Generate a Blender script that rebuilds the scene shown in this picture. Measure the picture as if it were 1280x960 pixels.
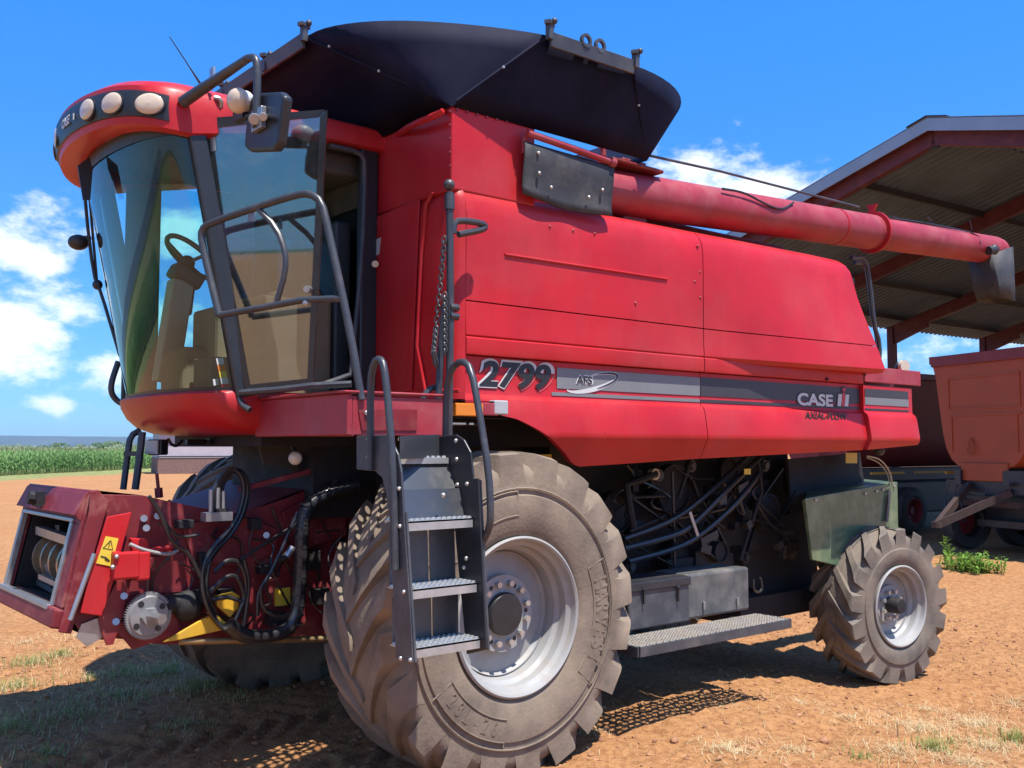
import bpy, math, random
import numpy as np
from mathutils import Vector, Matrix, noise as mn
R = math.radians
random.seed(7)
for o in list(bpy.data.objects): bpy.data.objects.remove(o)
S = bpy.context.scene
col = S.collection

# ------------------------------------------------------------------ camera
F, CX, CY = 1230.0, 640.0, 480.0
TH, PT = R(39.7), R(3.7213)
C = Vector((-3.7249, -4.4141, 1.8907))
FW = Vector((math.sin(TH)*math.cos(PT), math.cos(TH)*math.cos(PT), math.sin(PT)))
RT = Vector((math.cos(TH), -math.sin(TH), 0))
UP = RT.cross(FW)
cam_d = bpy.data.cameras.new('camera'); cam = bpy.data.objects.new('camera', cam_d); col.objects.link(cam)
cam_d.sensor_width = 36; cam_d.lens = 36*F/1280; cam_d.clip_start = .05; cam_d.clip_end = 30000
M = Matrix((RT, UP, -FW)).transposed().to_4x4(); M.translation = C
cam.matrix_world = M
S.camera = cam

# ------------------------------------------------------------------ light
SUN_DIR = Vector((.02, -.36, .93)).normalized()
el = math.asin(SUN_DIR.z); az = math.atan2(SUN_DIR.x, SUN_DIR.y)
W = bpy.data.worlds.new('World'); S.world = W; W.use_nodes = True
nt = W.node_tree; nt.nodes.clear(); N = nt.nodes.new; L = nt.links.new
out = N('ShaderNodeOutputWorld'); bg = N('ShaderNodeBackground'); bg.inputs['Strength'].default_value = .067
sky = N('ShaderNodeTexSky'); sky.sky_type = 'NISHITA'; sky.sun_disc = False
sky.sun_elevation = el; sky.sun_rotation = az; sky.altitude = 1300; sky.air_density = 1.0; sky.dust_density = .6; sky.ozone_density = 2.0
hsv = N('ShaderNodeHueSaturation'); hsv.inputs['Saturation'].default_value = 1.12; hsv.inputs['Value'].default_value = 1.5
L(sky.outputs[0], hsv.inputs['Color'])
tint = N('ShaderNodeMix'); tint.data_type = 'RGBA'; tint.blend_type = 'MULTIPLY'; tint.inputs[0].default_value = 1; 
tsep = N('ShaderNodeSeparateXYZ'); tcg = N('ShaderNodeTexCoord'); L(tcg.outputs['Generated'], tsep.inputs[0])
trp = N('ShaderNodeValToRGB'); trp.color_ramp.elements[0].position = .0; trp.color_ramp.elements[1].position = .40
trp.color_ramp.elements[0].color = (.34, .58, .86, 1); trp.color_ramp.elements[1].color = (.36/1.8, 1.09/1.8, 1.74/1.8, 1)
trm = N('ShaderNodeMapRange'); trm.inputs['From Max'].default_value = .4; trm.inputs['To Min'].default_value = 1; trm.inputs['To Max'].default_value = 1.8; L(tsep.outputs['Z'], trm.inputs['Value'])
tmx = N('ShaderNodeVectorMath'); tmx.operation = 'SCALE'; L(tsep.outputs['Z'], trp.inputs[0]); L(trp.outputs[0], tmx.inputs[0]); L(trm.outputs[0], tmx.inputs['Scale'])
L(tmx.outputs[0], tint.inputs[7])
L(hsv.outputs[0], tint.inputs[6])
tc = N('ShaderNodeTexCoord')
def pxdir(x, y): return (FW + RT*((x-CX)/F) - UP*((y-CY)/F)).normalized()
def wmath(op, a, b=None, c=None):
    n = N('ShaderNodeMath'); n.operation = op
    for i, v in enumerate((a, b, c)):
        if v is None: continue
        if isinstance(v, (int, float)): n.inputs[i].default_value = v
        else: L(v, n.inputs[i])
    return n.outputs[0]
# soft banks of cumulus in fixed compass directions (angular centre, width, height, weight)
banks = [(35,318,60,48,1.15),(25,425,75,38,1.2),(95,395,45,30,.85),(128,462,28,24,1.1),(60,505,45,11,.8),(25,515,20,6,.5),(20,245,45,14,.45),
         (890,212,66,38,1.25),(955,240,70,32,1.15),(870,168,16,12,.7),(830,215,40,40,.8),
         (1150,425,90,40,.75),(1190,470,60,18,.7),(1240,425,40,20,.5),
         (225,300,40,48,1.0),(330,330,80,26,.9),(215,400,70,60,.6),(430,330,60,40,.8),(-150,350,120,60,1.0),(-300,420,140,50,.9),
         (1450,420,160,60,.9),(1650,330,150,70,.8)]
nz = N('ShaderNodeTexNoise'); nz.inputs['Scale'].default_value = 13; nz.inputs['Detail'].default_value = 9; nz.inputs['Roughness'].default_value = .62
mp = N('ShaderNodeMapping'); mp.inputs['Scale'].default_value = (1, 1, 1.9)
L(tc.outputs['Generated'], mp.inputs['Vector']); L(mp.outputs[0], nz.inputs['Vector'])
def azel(a_, e_): a_, e_ = R(a_), R(e_); return Vector((math.sin(a_)*math.cos(e_), math.cos(a_)*math.cos(e_), math.sin(e_)))
banks = [(pxdir(bx_, by_), sx_, sy_, wt) for (bx_, by_, sx_, sy_, wt) in banks]
banks += [(azel(a_, e_), sx_, sy_, w_) for (a_, e_, sx_, sy_, w_) in ((150,28,420,170,.95),(205,40,520,260,.9),(252,20,420,200,1.5),(290,48,380,220,.85),(120,55,350,200,.8),(320,20,260,90,.95))]  # unseen cloud banks added out of view, for whiter fill and glass reflections
acc = None
for (d, sx_, sy_, wt) in banks:
    rt = d.cross(Vector((0,0,1))).normalized(); upv = rt.cross(d)
    def dot(v):
        n = N('ShaderNodeVectorMath'); n.operation = 'DOT_PRODUCT'; L(tc.outputs['Generated'], n.inputs[0]); n.inputs[1].default_value = v; return n.outputs['Value']
    a = wmath('MULTIPLY', dot(rt), F/sx_); b = wmath('MULTIPLY', dot(upv), F/sy_)
    r2 = wmath('ADD', wmath('MULTIPLY', a, a), wmath('MULTIPLY', b, b))
    front = wmath('GREATER_THAN', dot(d), 0.0)
    g = wmath('MULTIPLY', wmath('MULTIPLY', wmath('EXPONENT', wmath('MULTIPLY', r2, -.75)), wt), front)
    acc = g if acc is None else wmath('MAXIMUM', acc, g)
dens = wmath('ADD', acc, wmath('MULTIPLY', wmath('SUBTRACT', nz.outputs['Fac'], .5), 3.4))
mr = N('ShaderNodeMapRange'); mr.interpolation_type = 'SMOOTHSTEP'
mr.inputs['From Min'].default_value = .36; mr.inputs['From Max'].default_value = 1.3; L(dens, mr.inputs['Value'])
gate = N('ShaderNodeMapRange'); gate.inputs['From Min'].default_value = .05; gate.inputs['From Max'].default_value = .3; L(acc, gate.inputs['Value'])
cfac = wmath('MULTIPLY', mr.outputs[0], gate.outputs[0])
shade = N('ShaderNodeMapRange'); shade.inputs['From Min'].default_value = .5; shade.inputs['From Max'].default_value = 1.6; L(dens, shade.inputs['Value'])
ccol = N('ShaderNodeMix'); ccol.data_type = 'RGBA'; ccol.inputs[6].default_value = (12.5, 12.7, 13.0, 1); ccol.inputs[7].default_value = (9.6, 10.4, 11.8, 1)
L(shade.outputs[0], ccol.inputs[0])
mixw = N('ShaderNodeMix'); mixw.data_type = 'RGBA'; L(cfac, mixw.inputs[0]); L(tint.outputs[2], mixw.inputs[6]); L(ccol.outputs[2], mixw.inputs[7])
L(mixw.outputs[2], bg.inputs['Color']); L(bg.outputs[0], out.inputs['Surface'])

sun_d = bpy.data.lights.new('sun', 'SUN'); sun_d.energy = 5.0; sun_d.angle = R(.53); sun_d.color = (1, .96, .89)
sun = bpy.data.objects.new('sun', sun_d); col.objects.link(sun)
sun.rotation_euler = SUN_DIR.to_track_quat('Z', 'Y').to_euler()
S.view_settings.view_transform = 'Standard'; S.view_settings.look = 'None'; S.view_settings.gamma = 1
S.view_settings.use_curve_mapping = False; S.view_settings.exposure = 0.8
S.render.engine = 'CYCLES'
S.cycles.max_bounces = 8; S.cycles.transparent_max_bounces = 24; S.cycles.transmission_bounces = 4

# ------------------------------------------------------------------ survey helpers: a sighting of the photo meets a real plane
def ray(x, y): return FW + RT*((x-CX)/F) - UP*((y-CY)/F)
def PY(x, y, Y): d = ray(x, y); return C + d*((Y-C.y)/d.y)
def PX(x, y, X): d = ray(x, y); return C + d*((X-C.x)/d.x)
def PZ(x, y, Z): d = ray(x, y); return C + d*((Z-C.z)/d.z)
def PP(x, y, p, n): d = ray(x, y); n = Vector(n); return C + d*((Vector(p)-C).dot(n)/d.dot(n))

# ------------------------------------------------------------------ materials
MATS = {}
def mat(name, c, rough=.5, metal=0., var=.12, vs=5., dust=None, bump=0., bs=60., coat=0., spec=.5):
    if max(c) > .03: c = tuple(x*.82 for x in c)
    if dust: dust = (tuple(x*.82 for x in dust[0]),)+tuple(dust[1:])
    m = bpy.data.materials.new(name); m.use_nodes = True; t = m.node_tree; n = t.nodes; l = t.links
    b = n['Principled BSDF']; b.inputs['Roughness'].default_value = rough; b.inputs['Metallic'].default_value = metal
    b.inputs['Coat Weight'].default_value = coat; b.inputs['Coat Roughness'].default_value = .12; b.inputs['Specular IOR Level'].default_value = spec
    tcn = n.new('ShaderNodeTexCoord'); n1 = n.new('ShaderNodeTexNoise'); n1.inputs['Scale'].default_value = vs; n1.inputs['Detail'].default_value = 6; n1.inputs['Roughness'].default_value = .6
    l.new(tcn.outputs['Object'], n1.inputs['Vector'])
    r = n.new('ShaderNodeValToRGB'); r.color_ramp.elements[0].position = .3; r.color_ramp.elements[1].position = .7
    r.color_ramp.elements[0].color = tuple(max(0, x*(1-var)) for x in c)+(1,); r.color_ramp.elements[1].color = tuple(min(1, x*(1+var)) for x in c)+(1,)
    l.new(n1.outputs['Fac'], r.inputs[0]); last = r.outputs[0]
    if dust:
        dc, lo, hi, ds, amt = dust
        n2 = n.new('ShaderNodeTexNoise'); n2.inputs['Scale'].default_value = ds; n2.inputs['Detail'].default_value = 10; n2.inputs['Roughness'].default_value = .68
        l.new(tcn.outputs['Object'], n2.inputs['Vector'])
        mrn = n.new('ShaderNodeMapRange'); mrn.inputs['From Min'].default_value = lo; mrn.inputs['From Max'].default_value = hi; mrn.inputs['To Max'].default_value = amt
        l.new(n2.outputs['Fac'], mrn.inputs['Value'])
        mx = n.new('ShaderNodeMix'); mx.data_type = 'RGBA'; l.new(mrn.outputs[0], mx.inputs[0]); l.new(last, mx.inputs[6]); mx.inputs[7].default_value = tuple(dc)+(1,); last = mx.outputs[2]
        ra = n.new('ShaderNodeMath'); ra.operation = 'MULTIPLY_ADD'; l.new(mrn.outputs[0], ra.inputs[0]); ra.inputs[1].default_value = .35; ra.inputs[2].default_value = rough
        l.new(ra.outputs[0], b.inputs['Roughness'])
    if name in ('red_paint', 'faded_red_paint', 'worn_shaded_red_paint', 'trailer_orange_paint', 'dull_black_sheet'):
        mpn = n.new('ShaderNodeMapping'); mpn.inputs['Scale'].default_value = (9, 9, .9); l.new(tcn.outputs['Object'], mpn.inputs['Vector'])
        n5 = n.new('ShaderNodeTexNoise'); n5.inputs['Scale'].default_value = 2.2; n5.inputs['Detail'].default_value = 8; n5.inputs['Roughness'].default_value = .7; l.new(mpn.outputs[0], n5.inputs['Vector'])
        r5 = n.new('ShaderNodeMapRange'); r5.inputs['From Min'].default_value = .52; r5.inputs['From Max'].default_value = .78; r5.inputs['To Max'].default_value = .38; l.new(n5.outputs['Fac'], r5.inputs['Value'])
        m5 = n.new('ShaderNodeMix'); m5.data_type = 'RGBA'; l.new(r5.outputs[0], m5.inputs[0]); l.new(last, m5.inputs[6]); m5.inputs[7].default_value = (c[0]*.55+.02, c[1]*.9+.012, c[2]*.9+.010, 1); last = m5.outputs[2]
        n6 = n.new('ShaderNodeTexNoise'); n6.inputs['Scale'].default_value = 22; n6.inputs['Detail'].default_value = 6; n6.inputs['Roughness'].default_value = .75; l.new(tcn.outputs['Object'], n6.inputs['Vector'])
        r6 = n.new('ShaderNodeMapRange'); r6.inputs['From Min'].default_value = .70; r6.inputs['From Max'].default_value = .73; r6.inputs['To Max'].default_value = .55; l.new(n6.outputs['Fac'], r6.inputs['Value'])
        m6 = n.new('ShaderNodeMix'); m6.data_type = 'RGBA'; l.new(r6.outputs[0], m6.inputs[0]); l.new(last, m6.inputs[6]); m6.inputs[7].default_value = (.36, .2, .17, 1) if name != 'dull_black_sheet' else (.06, .05, .05, 1); last = m6.outputs[2]
    l.new(last, b.inputs['Base Color'])
    if bump:
        n3 = n.new('ShaderNodeTexNoise'); n3.inputs['Scale'].default_value = bs; n3.inputs['Detail'].default_value = 8; l.new(tcn.outputs['Object'], n3.inputs['Vector'])
        bp = n.new('ShaderNodeBump'); bp.inputs['Strength'].default_value = bump; bp.inputs['Distance'].default_value = .02; l.new(n3.outputs['Fac'], bp.inputs['Height']); l.new(bp.outputs[0], b.inputs['Normal'])
    MATS[name] = m
    return m
DUST = (.34, .2, .12)
red = mat('red_paint', (.51, .017, .022), .36, var=.18, vs=1.3, dust=((.48, .095, .095), .44, .82, 1.6, .45), coat=.05, spec=.24)
red_old = mat('faded_red_paint', (.34, .022, .035), .5, var=.2, vs=2.5, dust=((.42, .15, .16), .45, .78, 3.2, .6))
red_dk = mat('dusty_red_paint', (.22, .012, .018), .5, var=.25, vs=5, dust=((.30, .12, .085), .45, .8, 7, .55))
red_feed = mat('worn_shaded_red_paint', (.20, .014, .020), .58, var=.2, vs=6, dust=((.42, .22, .17), .52, .75, 6, .55))  # feeder red: base darkened to hold the shade under the cab, pale wear over it
orange = mat('trailer_orange_paint', (.38, .058, .008), .5, var=.12, vs=2, dust=((.28, .075, .02), .5, .8, 5, .4))
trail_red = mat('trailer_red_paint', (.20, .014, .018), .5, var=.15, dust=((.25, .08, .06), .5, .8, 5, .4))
steel_red = mat('red_oxide_steel', (.105, .014, .02), .6, var=.15, dust=((.4, .12, .1), .5, .8, 4, .35))
black = mat('black_paint', (.022, .023, .027), .42, var=.3, vs=6, dust=((.2, .15, .11), .5, .9, 5, .30))
ext_m = mat('dull_black_sheet', (.006, .008, .024), .7, var=.3, vs=3, dust=((.04, .03, .045), .5, .9, 3, .5), spec=.12)
black_pl = mat('black_plastic', (.018, .019, .022), .38, var=.2, vs=8)
darkgrey = mat('dark_grey_paint', (.06, .063, .072), .45, var=.25, vs=6, dust=((.25, .2, .15), .5, .85, 6, .4))
boxgrey = mat('worn_grey_box', (.10, .10, .098), .5, var=.35, vs=5, dust=((.24, .2, .16), .45, .75, 5, .6))
railgrey = mat('rail_paint', (.045, .048, .056), .38, var=.2, vs=9, dust=((.22, .17, .13), .55, .85, 9, .35))
rubber_blk = mat('black_rubber', (.03, .031, .034), .62, var=.25, vs=7, dust=((.24, .2, .17), .48, .85, 5, .4), bump=.08, bs=20)
tyre_m = mat('dusty_tyre_rubber', (.13, .102, .078), .8, var=.25, vs=5, dust=((.40, .30, .21), .30, .75, 2.6, .8), bump=.15, bs=50)
tyre_r = mat('worn_tyre_rubber', (.10, .086, .074), .72, var=.25, vs=5, dust=((.36, .27, .19), .34, .75, 2.6, .7), bump=.15, bs=50)
rim_m = mat('silver_rim_paint', (.36, .36, .355), .55, metal=.1, var=.1, dust=((.34, .26, .18), .42, .75, 6, .6))
steel = mat('bare_steel', (.46, .46, .46), .36, metal=.8, var=.2, vs=12, dust=((.3, .2, .13), .5, .8, 12, .5))
bolt_m = mat('bolt_steel', (.62, .6, .56), .35, metal=.7, var=.1)
chain_m = mat('dull_chain', (.10, .10, .10), .4, metal=.6, var=.2, vs=20)
step_m = mat('dusty_step_plate', (.34, .31, .27), .55, metal=.3, var=.2, vs=12, dust=((.42, .30, .19), .4, .75, 9, .6))
tread_m = mat('tread_plate', (.55, .55, .54), .38, metal=.55, var=.15, vs=20, dust=((.4, .3, .2), .5, .8, 10, .4))
galv = mat('galvanised_sheet', (.10, .11, .125), .35, metal=.55, var=.12, vs=3, dust=((.3, .24, .18), .5, .8, 5, .4))
gear_m = mat('cast_gear', (.33, .33, .33), .5, metal=.5, var=.2, vs=12, dust=((.28, .16, .1), .5, .8, 12, .5))
grain = mat('polished_wear_steel', (.42, .33, .22), .3, metal=.7, var=.3, vs=14)
yellow = mat('yellow_paint', (.74, .42, .03), .5, var=.1, dust=((.3, .2, .1), .5, .8, 8, .4))
yel_st = mat('yellow_sticker', (.82, .60, .06), .45, var=.08)
ink = mat('black_ink', (.015, .015, .016), .45, var=.05)
white_ink = mat('white_vinyl', (.62, .62, .60), .4, var=.05)
grey_ink = mat('silver_vinyl', (.20, .205, .21), .42, var=.06)
char_ink = mat('charcoal_vinyl', (.045, .04, .045), .42, var=.1)
red_ink = mat('red_vinyl', (.62, .03, .04), .4, var=.05)
green_g = mat('green_guard_paint', (.085, .15, .085), .28, var=.25, vs=4, dust=((.35, .33, .17), .48, .75, 4, .6), coat=.2)
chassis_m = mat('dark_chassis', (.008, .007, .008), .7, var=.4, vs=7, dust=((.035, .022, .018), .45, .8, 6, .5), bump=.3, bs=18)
belt_m = mat('drive_belt_rubber', (.016, .016, .018), .55, var=.3)
hose_m = mat('hydraulic_hose_rubber', (.02, .02, .022), .28, var=.2, vs=20)
brass = mat('tarnished_rail', (.42, .30, .15), .4, metal=.6, var=.2, vs=10)
beige = mat('beige_cab_trim', (.075, .062, .05), .7, var=.1, vs=5, dust=((.3, .22, .14), .5, .8, 6, .5))
beige_lt = mat('pale_cab_trim', (.52, .42, .30), .65, var=.1)
cardboard = mat('brown_seat_cover', (.26, .16, .09), .75, var=.12, vs=6)
white_pl = mat('white_sheet', (.60, .60, .56), .7, var=.06)
dark_in = mat('dark_interior', (.03, .034, .036), .5, var=.2)
amber = mat('amber_lens', (.75, .22, .015), .18, var=.06)
grey_lens = mat('clear_lens', (.42, .42, .42), .2, var=.05)
lens = mat('headlamp_lens', (.66, .53, .38), .16, var=.08, vs=20, coat=.6)
lens_w = mat('white_lamp_lens', (.72, .70, .64), .15, var=.05, coat=.5)
roof_un = mat('roof_sheet', (.12, .17, .26), .6, metal=.0, var=.2, vs=1.2)
purlin_m = mat('purlin_steel', (.022, .022, .034), .6, var=.2)
ridge_m = mat('ridge_flashing', (.36, .39, .43), .38, metal=.45, var=.08, vs=2)
rust_m = mat('dark_rust', (.05, .026, .02), .8, var=.3, vs=8)
brick = mat('brown_wall', (.20, .12, .10), .85, var=.25, vs=8)
plaster = mat('pale_wall', (.46, .42, .46), .8, var=.08, vs=2)
bark = mat('bark', (.12, .085, .06), .9, var=.3)
rock_m = mat('red_clod', (.40, .19, .095), .95, var=.25, vs=14, bump=.4, bs=60)

def leafmat(name, c1, c2, vs=.3, trans=.35):
    m = bpy.data.materials.new(name); m.use_nodes = True; t = m.node_tree; n = t.nodes; l = t.links
    b = n['Principled BSDF']; b.inputs['Roughness'].default_value = .6; b.inputs['Specular IOR Level'].default_value = .3
    tcn = n.new('ShaderNodeTexCoord'); n1 = n.new('ShaderNodeTexNoise'); n1.inputs['Scale'].default_value = vs; n1.inputs['Detail'].default_value = 5; l.new(tcn.outputs['Object'], n1.inputs['Vector'])
    r = n.new('ShaderNodeValToRGB'); r.color_ramp.elements[0].position = .32; r.color_ramp.elements[1].position = .68
    r.color_ramp.elements[0].color = tuple(c1)+(1,); r.color_ramp.elements[1].color = tuple(c2)+(1,)
    l.new(n1.outputs['Fac'], r.inputs[0]); l.new(r.outputs[0], b.inputs['Base Color'])
    tr = n.new('ShaderNodeBsdfTranslucent'); l.new(r.outputs[0], tr.inputs['Color']); mx = n.new('ShaderNodeMixShader'); mx.inputs[0].default_value = trans
    o = n['Material Output']; l.new(b.outputs[0], mx.inputs[1]); l.new(tr.outputs[0], mx.inputs[2]); l.new(mx.outputs[0], o.inputs['Surface'])
    return m
corn_m = leafmat('maize_leaf', (.10, .20, .06), (.20, .33, .11), .25)
corn_t = leafmat('maize_tassel', (.30, .26, .13), (.22, .22, .08), .5)
tree_m = leafmat('tree_leaf', (.075, .14, .045), (.15, .22, .07), .2)
tree_m2 = leafmat('grey_tree_leaf', (.15, .20, .11), (.24, .29, .17), .2)
grass_g = leafmat('green_grass', (.20, .26, .06), (.36, .36, .13), 2)
grass_d = leafmat('dry_grass_blades', (.55, .43, .24), (.68, .56, .34), 2)
weed_m = leafmat('weed_leaf', (.12, .24, .03), (.24, .38, .07), 4)

def glassmat(name, tint, refl, film):
    m = bpy.data.materials.new(name); m.use_nodes = True; t = m.node_tree; n = t.nodes; l = t.links; n.remove(n['Principled BSDF'])
    tr = n.new('ShaderNodeBsdfTransparent'); tr.inputs['Color'].default_value = tuple(tint)+(1,)
    gl = n.new('ShaderNodeBsdfGlossy'); gl.inputs['Roughness'].default_value = .015; gl.inputs['Color'].default_value = (.85, .95, .95, 1)
    fr = n.new('ShaderNodeFresnel'); fr.inputs['IOR'].default_value = 1.52
    mlt = n.new('ShaderNodeMath'); mlt.operation = 'MULTIPLY'; l.new(fr.outputs[0], mlt.inputs[0]); mlt.inputs[1].default_value = refl; mlt.use_clamp = True
    m1 = n.new('ShaderNodeMixShader'); l.new(mlt.outputs[0], m1.inputs[0]); l.new(tr.outputs[0], m1.inputs[1]); l.new(gl.outputs[0], m1.inputs[2])
    df = n.new('ShaderNodeBsdfDiffuse'); df.inputs['Color'].default_value = (.36, .38, .37, 1)
    tcn = n.new('ShaderNodeTexCoord'); mpn = n.new('ShaderNodeMapping'); mpn.inputs['Scale'].default_value = (5, 5, 1.1); l.new(tcn.outputs['Object'], mpn.inputs['Vector'])
    nn = n.new('ShaderNodeTexNoise'); nn.inputs['Scale'].default_value = 2.5; nn.inputs['Detail'].default_value = 9; nn.inputs['Roughness'].default_value = .65; l.new(mpn.outputs[0], nn.inputs['Vector'])
    mrn = n.new('ShaderNodeMapRange'); mrn.inputs['From Min'].default_value = .42; mrn.inputs['From Max'].default_value = .85; mrn.inputs['To Min'].default_value = film*.3; mrn.inputs['To Max'].default_value = film*2.2; l.new(nn.outputs['Fac'], mrn.inputs['Value'])
    m2 = n.new('ShaderNodeMixShader'); l.new(mrn.outputs[0], m2.inputs[0]); l.new(m1.outputs[0], m2.inputs[1]); l.new(df.outputs[0], m2.inputs[2])
    l.new(m2.outputs[0], n['Material Output'].inputs['Surface'])
    return m
glass_w = glassmat('windscreen_glass', (.60, .88, .90), 1.15, .025)
glass_d = glassmat('door_glass', (.58, .70, .76), 4.0, .05)
glass_s = glassmat('side_glass', (.66, .90, .90), .9, .02)

# perforated metal: real holes are too many, use an alpha pattern on the sheet
def perforated(name):
    m = bpy.data.materials.new(name); m.use_nodes = True; t = m.node_tree; n = t.nodes; l = t.links; b = n['Principled BSDF']
    b.inputs['Base Color'].default_value = (.3, .29, .27, 1); b.inputs['Metallic'].default_value = .5; b.inputs['Roughness'].default_value = .45
    tcn = n.new('ShaderNodeTexCoord'); v = n.new('ShaderNodeTexVoronoi'); v.inputs['Scale'].default_value = 17; v.inputs['Randomness'].default_value = .25; v.voronoi_dimensions = '2D'
    l.new(tcn.outputs['Object'], v.inputs['Vector']); g = n.new('ShaderNodeMath'); g.operation = 'GREATER_THAN'; g.inputs[1].default_value = .33
    l.new(v.outputs['Distance'], g.inputs[0]); l.new(g.outputs[0], b.inputs['Alpha'])
    return m
perf = perforated('perforated_tread')

# ------------------------------------------------------------------ mesh builder
class MB:
    def __init__(s): s.v = []; s.f = []
    def add(s, vs, fs):
        b = len(s.v); s.v += [Vector(v) for v in vs]; s.f += [[i+b for i in f] for f in fs]; return s
    def box(s, c, d, rz=0, ry=0):
        hx, hy, hz = d[0]/2, d[1]/2, d[2]/2
        m = Matrix.Rotation(rz, 3, 'Z') @ Matrix.Rotation(ry, 3, 'Y')
        vs = [Vector(c) + m @ Vector((x, y, z)) for x in (-hx, hx) for y in (-hy, hy) for z in (-hz, hz)]
        return s.add(vs, [(0,1,3,2),(4,6,7,5),(0,4,5,1),(2,3,7,6),(0,2,6,4),(1,5,7,3)])
    def span(s, a, b): a = Vector(a); b = Vector(b); return s.box((a+b)/2, [abs(x) for x in (b-a)])
    def prism(s, poly, off):
        n = len(poly); off = Vector(off); vs = [Vector(p) for p in poly]; vs += [p+off for p in vs]
        return s.add(vs, [tuple(range(n))[::-1], tuple(range(n, 2*n))] + [(i, (i+1) % n, n+(i+1) % n, n+i) for i in range(n)])
    def beam(s, a, b, w, h, upv=(0,0,1)):
        a = Vector(a); b = Vector(b); t = (b-a).normalized(); u = Vector(upv); r = t.cross(u).normalized(); u = r.cross(t)
        p = [a + r*x*w/2 + u*y*h/2 for x, y in ((-1,-1),(1,-1),(1,1),(-1,1))]
        return s.prism(p, b-a)
    def tube(s, pts, r, seg=10, round_it=0, caps=True):
        pts = [Vector(p) for p in pts]
        for _ in range(round_it):
            q = [pts[0]]
            for i in range(len(pts)-1):
                if i > 0: q.append(pts[i].lerp(pts[i+1], .25))
                if i < len(pts)-2: q.append(pts[i].lerp(pts[i+1], .75))
            q.append(pts[-1]); pts = q
        n = len(pts); rr = r if isinstance(r, (list, tuple)) else [r]*n
        if len(rr) != n: rr = list(np.interp(np.linspace(0, 1, n), np.linspace(0, 1, len(rr)), rr))
        t0 = (pts[1]-pts[0]).normalized(); u = t0.orthogonal().normalized(); vs = []
        for i, p in enumerate(pts):
            t = (pts[min(i+1, n-1)]-pts[max(i-1, 0)]).normalized()
            u = (u - t*u.dot(t))
            u = u.normalized() if u.length > 1e-6 else t.orthogonal().normalized()
            w = t.cross(u)
            for k in range(seg):
                a = 2*math.pi*k/seg; vs.append(p + (u*math.cos(a) + w*math.sin(a))*rr[i])
        fs = [(i*seg+k, i*seg+(k+1) % seg, (i+1)*seg+(k+1) % seg, (i+1)*seg+k) for i in range(n-1) for k in range(seg)]
        if caps: fs += [tuple(range(seg))[::-1], tuple(range((n-1)*seg, n*seg))]
        return s.add(vs, fs)
    def cyl(s, a, b, r, seg=16, r2=None): return s.tube([a, b], [r, r if r2 is None else r2], seg)
    def lathe(s, prof, c, ax=(0,1,0), seg=64, close=False):
        # prof: (radius, offset along axis)
        ax = Vector(ax).normalized(); u = ax.orthogonal().normalized()
        if abs(ax.y) > .9: u = Vector((1,0,0)) - ax*ax.x; u.normalize()
        w = u.cross(ax) if ax.y < 0 else ax.cross(u)*-1
        vs = []
        for (r_, o_) in prof:
            for k in range(seg):
                a = 2*math.pi*k/seg; vs.append(Vector(c) + ax*o_ + (u*math.cos(a) + w*math.sin(a))*r_)
        n = len(prof)
        fs = [(i*seg+k, i*seg+(k+1) % seg, (i+1)*seg+(k+1) % seg, (i+1)*seg+k) for i in range(n-1) for k in range(seg)]
        if close: fs += [((n-1)*seg+k, (n-1)*seg+(k+1) % seg, (k+1) % seg, k) for k in range(seg)]
        return s.add(vs, fs)
    def loft(s, secs, closed=False, caps=False):
        m = len(secs[0]); vs = [p for q in secs for p in q]; mm = m if closed else m-1
        fs = [(i*m+k, i*m+(k+1) % m, (i+1)*m+(k+1) % m, (i+1)*m+k) for i in range(len(secs)-1) for k in range(mm)]
        if caps: fs += [tuple(range(m))[::-1], tuple(range((len(secs)-1)*m, len(secs)*m))]
        return s.add(vs, fs)
    def ball(s, c, r, sx=1, sy=1, sz=1, seg=12, rings=8, wob=0):
        vs = []; c = Vector(c)
        for i in range(rings+1):
            t = math.pi*i/rings
            for k in range(seg):
                a = 2*math.pi*k/seg; q = 1+wob*(random.random()-.5)
                vs.append(c + Vector((math.sin(t)*math.cos(a)*sx, math.sin(t)*math.sin(a)*sy, math.cos(t)*sz))*r*q)
        return s.add(vs, [(i*seg+k, (i+1)*seg+k, (i+1)*seg+(k+1) % seg, i*seg+(k+1) % seg) for i in range(rings) for k in range(seg)])
    def text(s, body, size, o, right, upv, depth=.003, bold=0., shear=0., sx=1., center=False):
        vs, fs = text_mesh(body, size, depth, bold, shear)
        right = Vector(right).normalized(); upv = Vector(upv).normalized(); nn = right.cross(upv); o = Vector(o)
        if center: cxm = (min(v[0] for v in vs)+max(v[0] for v in vs))/2
        else: cxm = 0
        return s.add([o + right*(v[0]-cxm)*sx + upv*v[1] + nn*v[2] for v in vs], fs)
    def build(s, name, m, parent=None, smooth=40, bevel=0., solid=0., flipfix=True):
        me = bpy.data.meshes.new(name); org = worldloc(parent) if parent else Vector((0,0,0))
        me.from_pydata([tuple(v-org) for v in s.v], [], s.f); me.update()
        if flipfix:
            import bmesh
            b = bmesh.new(); b.from_mesh(me); bmesh.ops.remove_doubles(b, verts=b.verts, dist=1e-5); bmesh.ops.recalc_face_normals(b, faces=b.faces); b.to_mesh(me); b.free()
        me.materials.append(m)
        o = bpy.data.objects.new(name, me); col.objects.link(o)
        if parent: o.parent = parent
        if smooth:
            me.polygons.foreach_set('use_smooth', [True]*len(me.polygons)); me.set_sharp_from_angle(angle=R(smooth))
        if solid:
            q = o.modifiers.new('solid', 'SOLIDIFY'); q.thickness = solid; q.offset = 0
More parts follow.
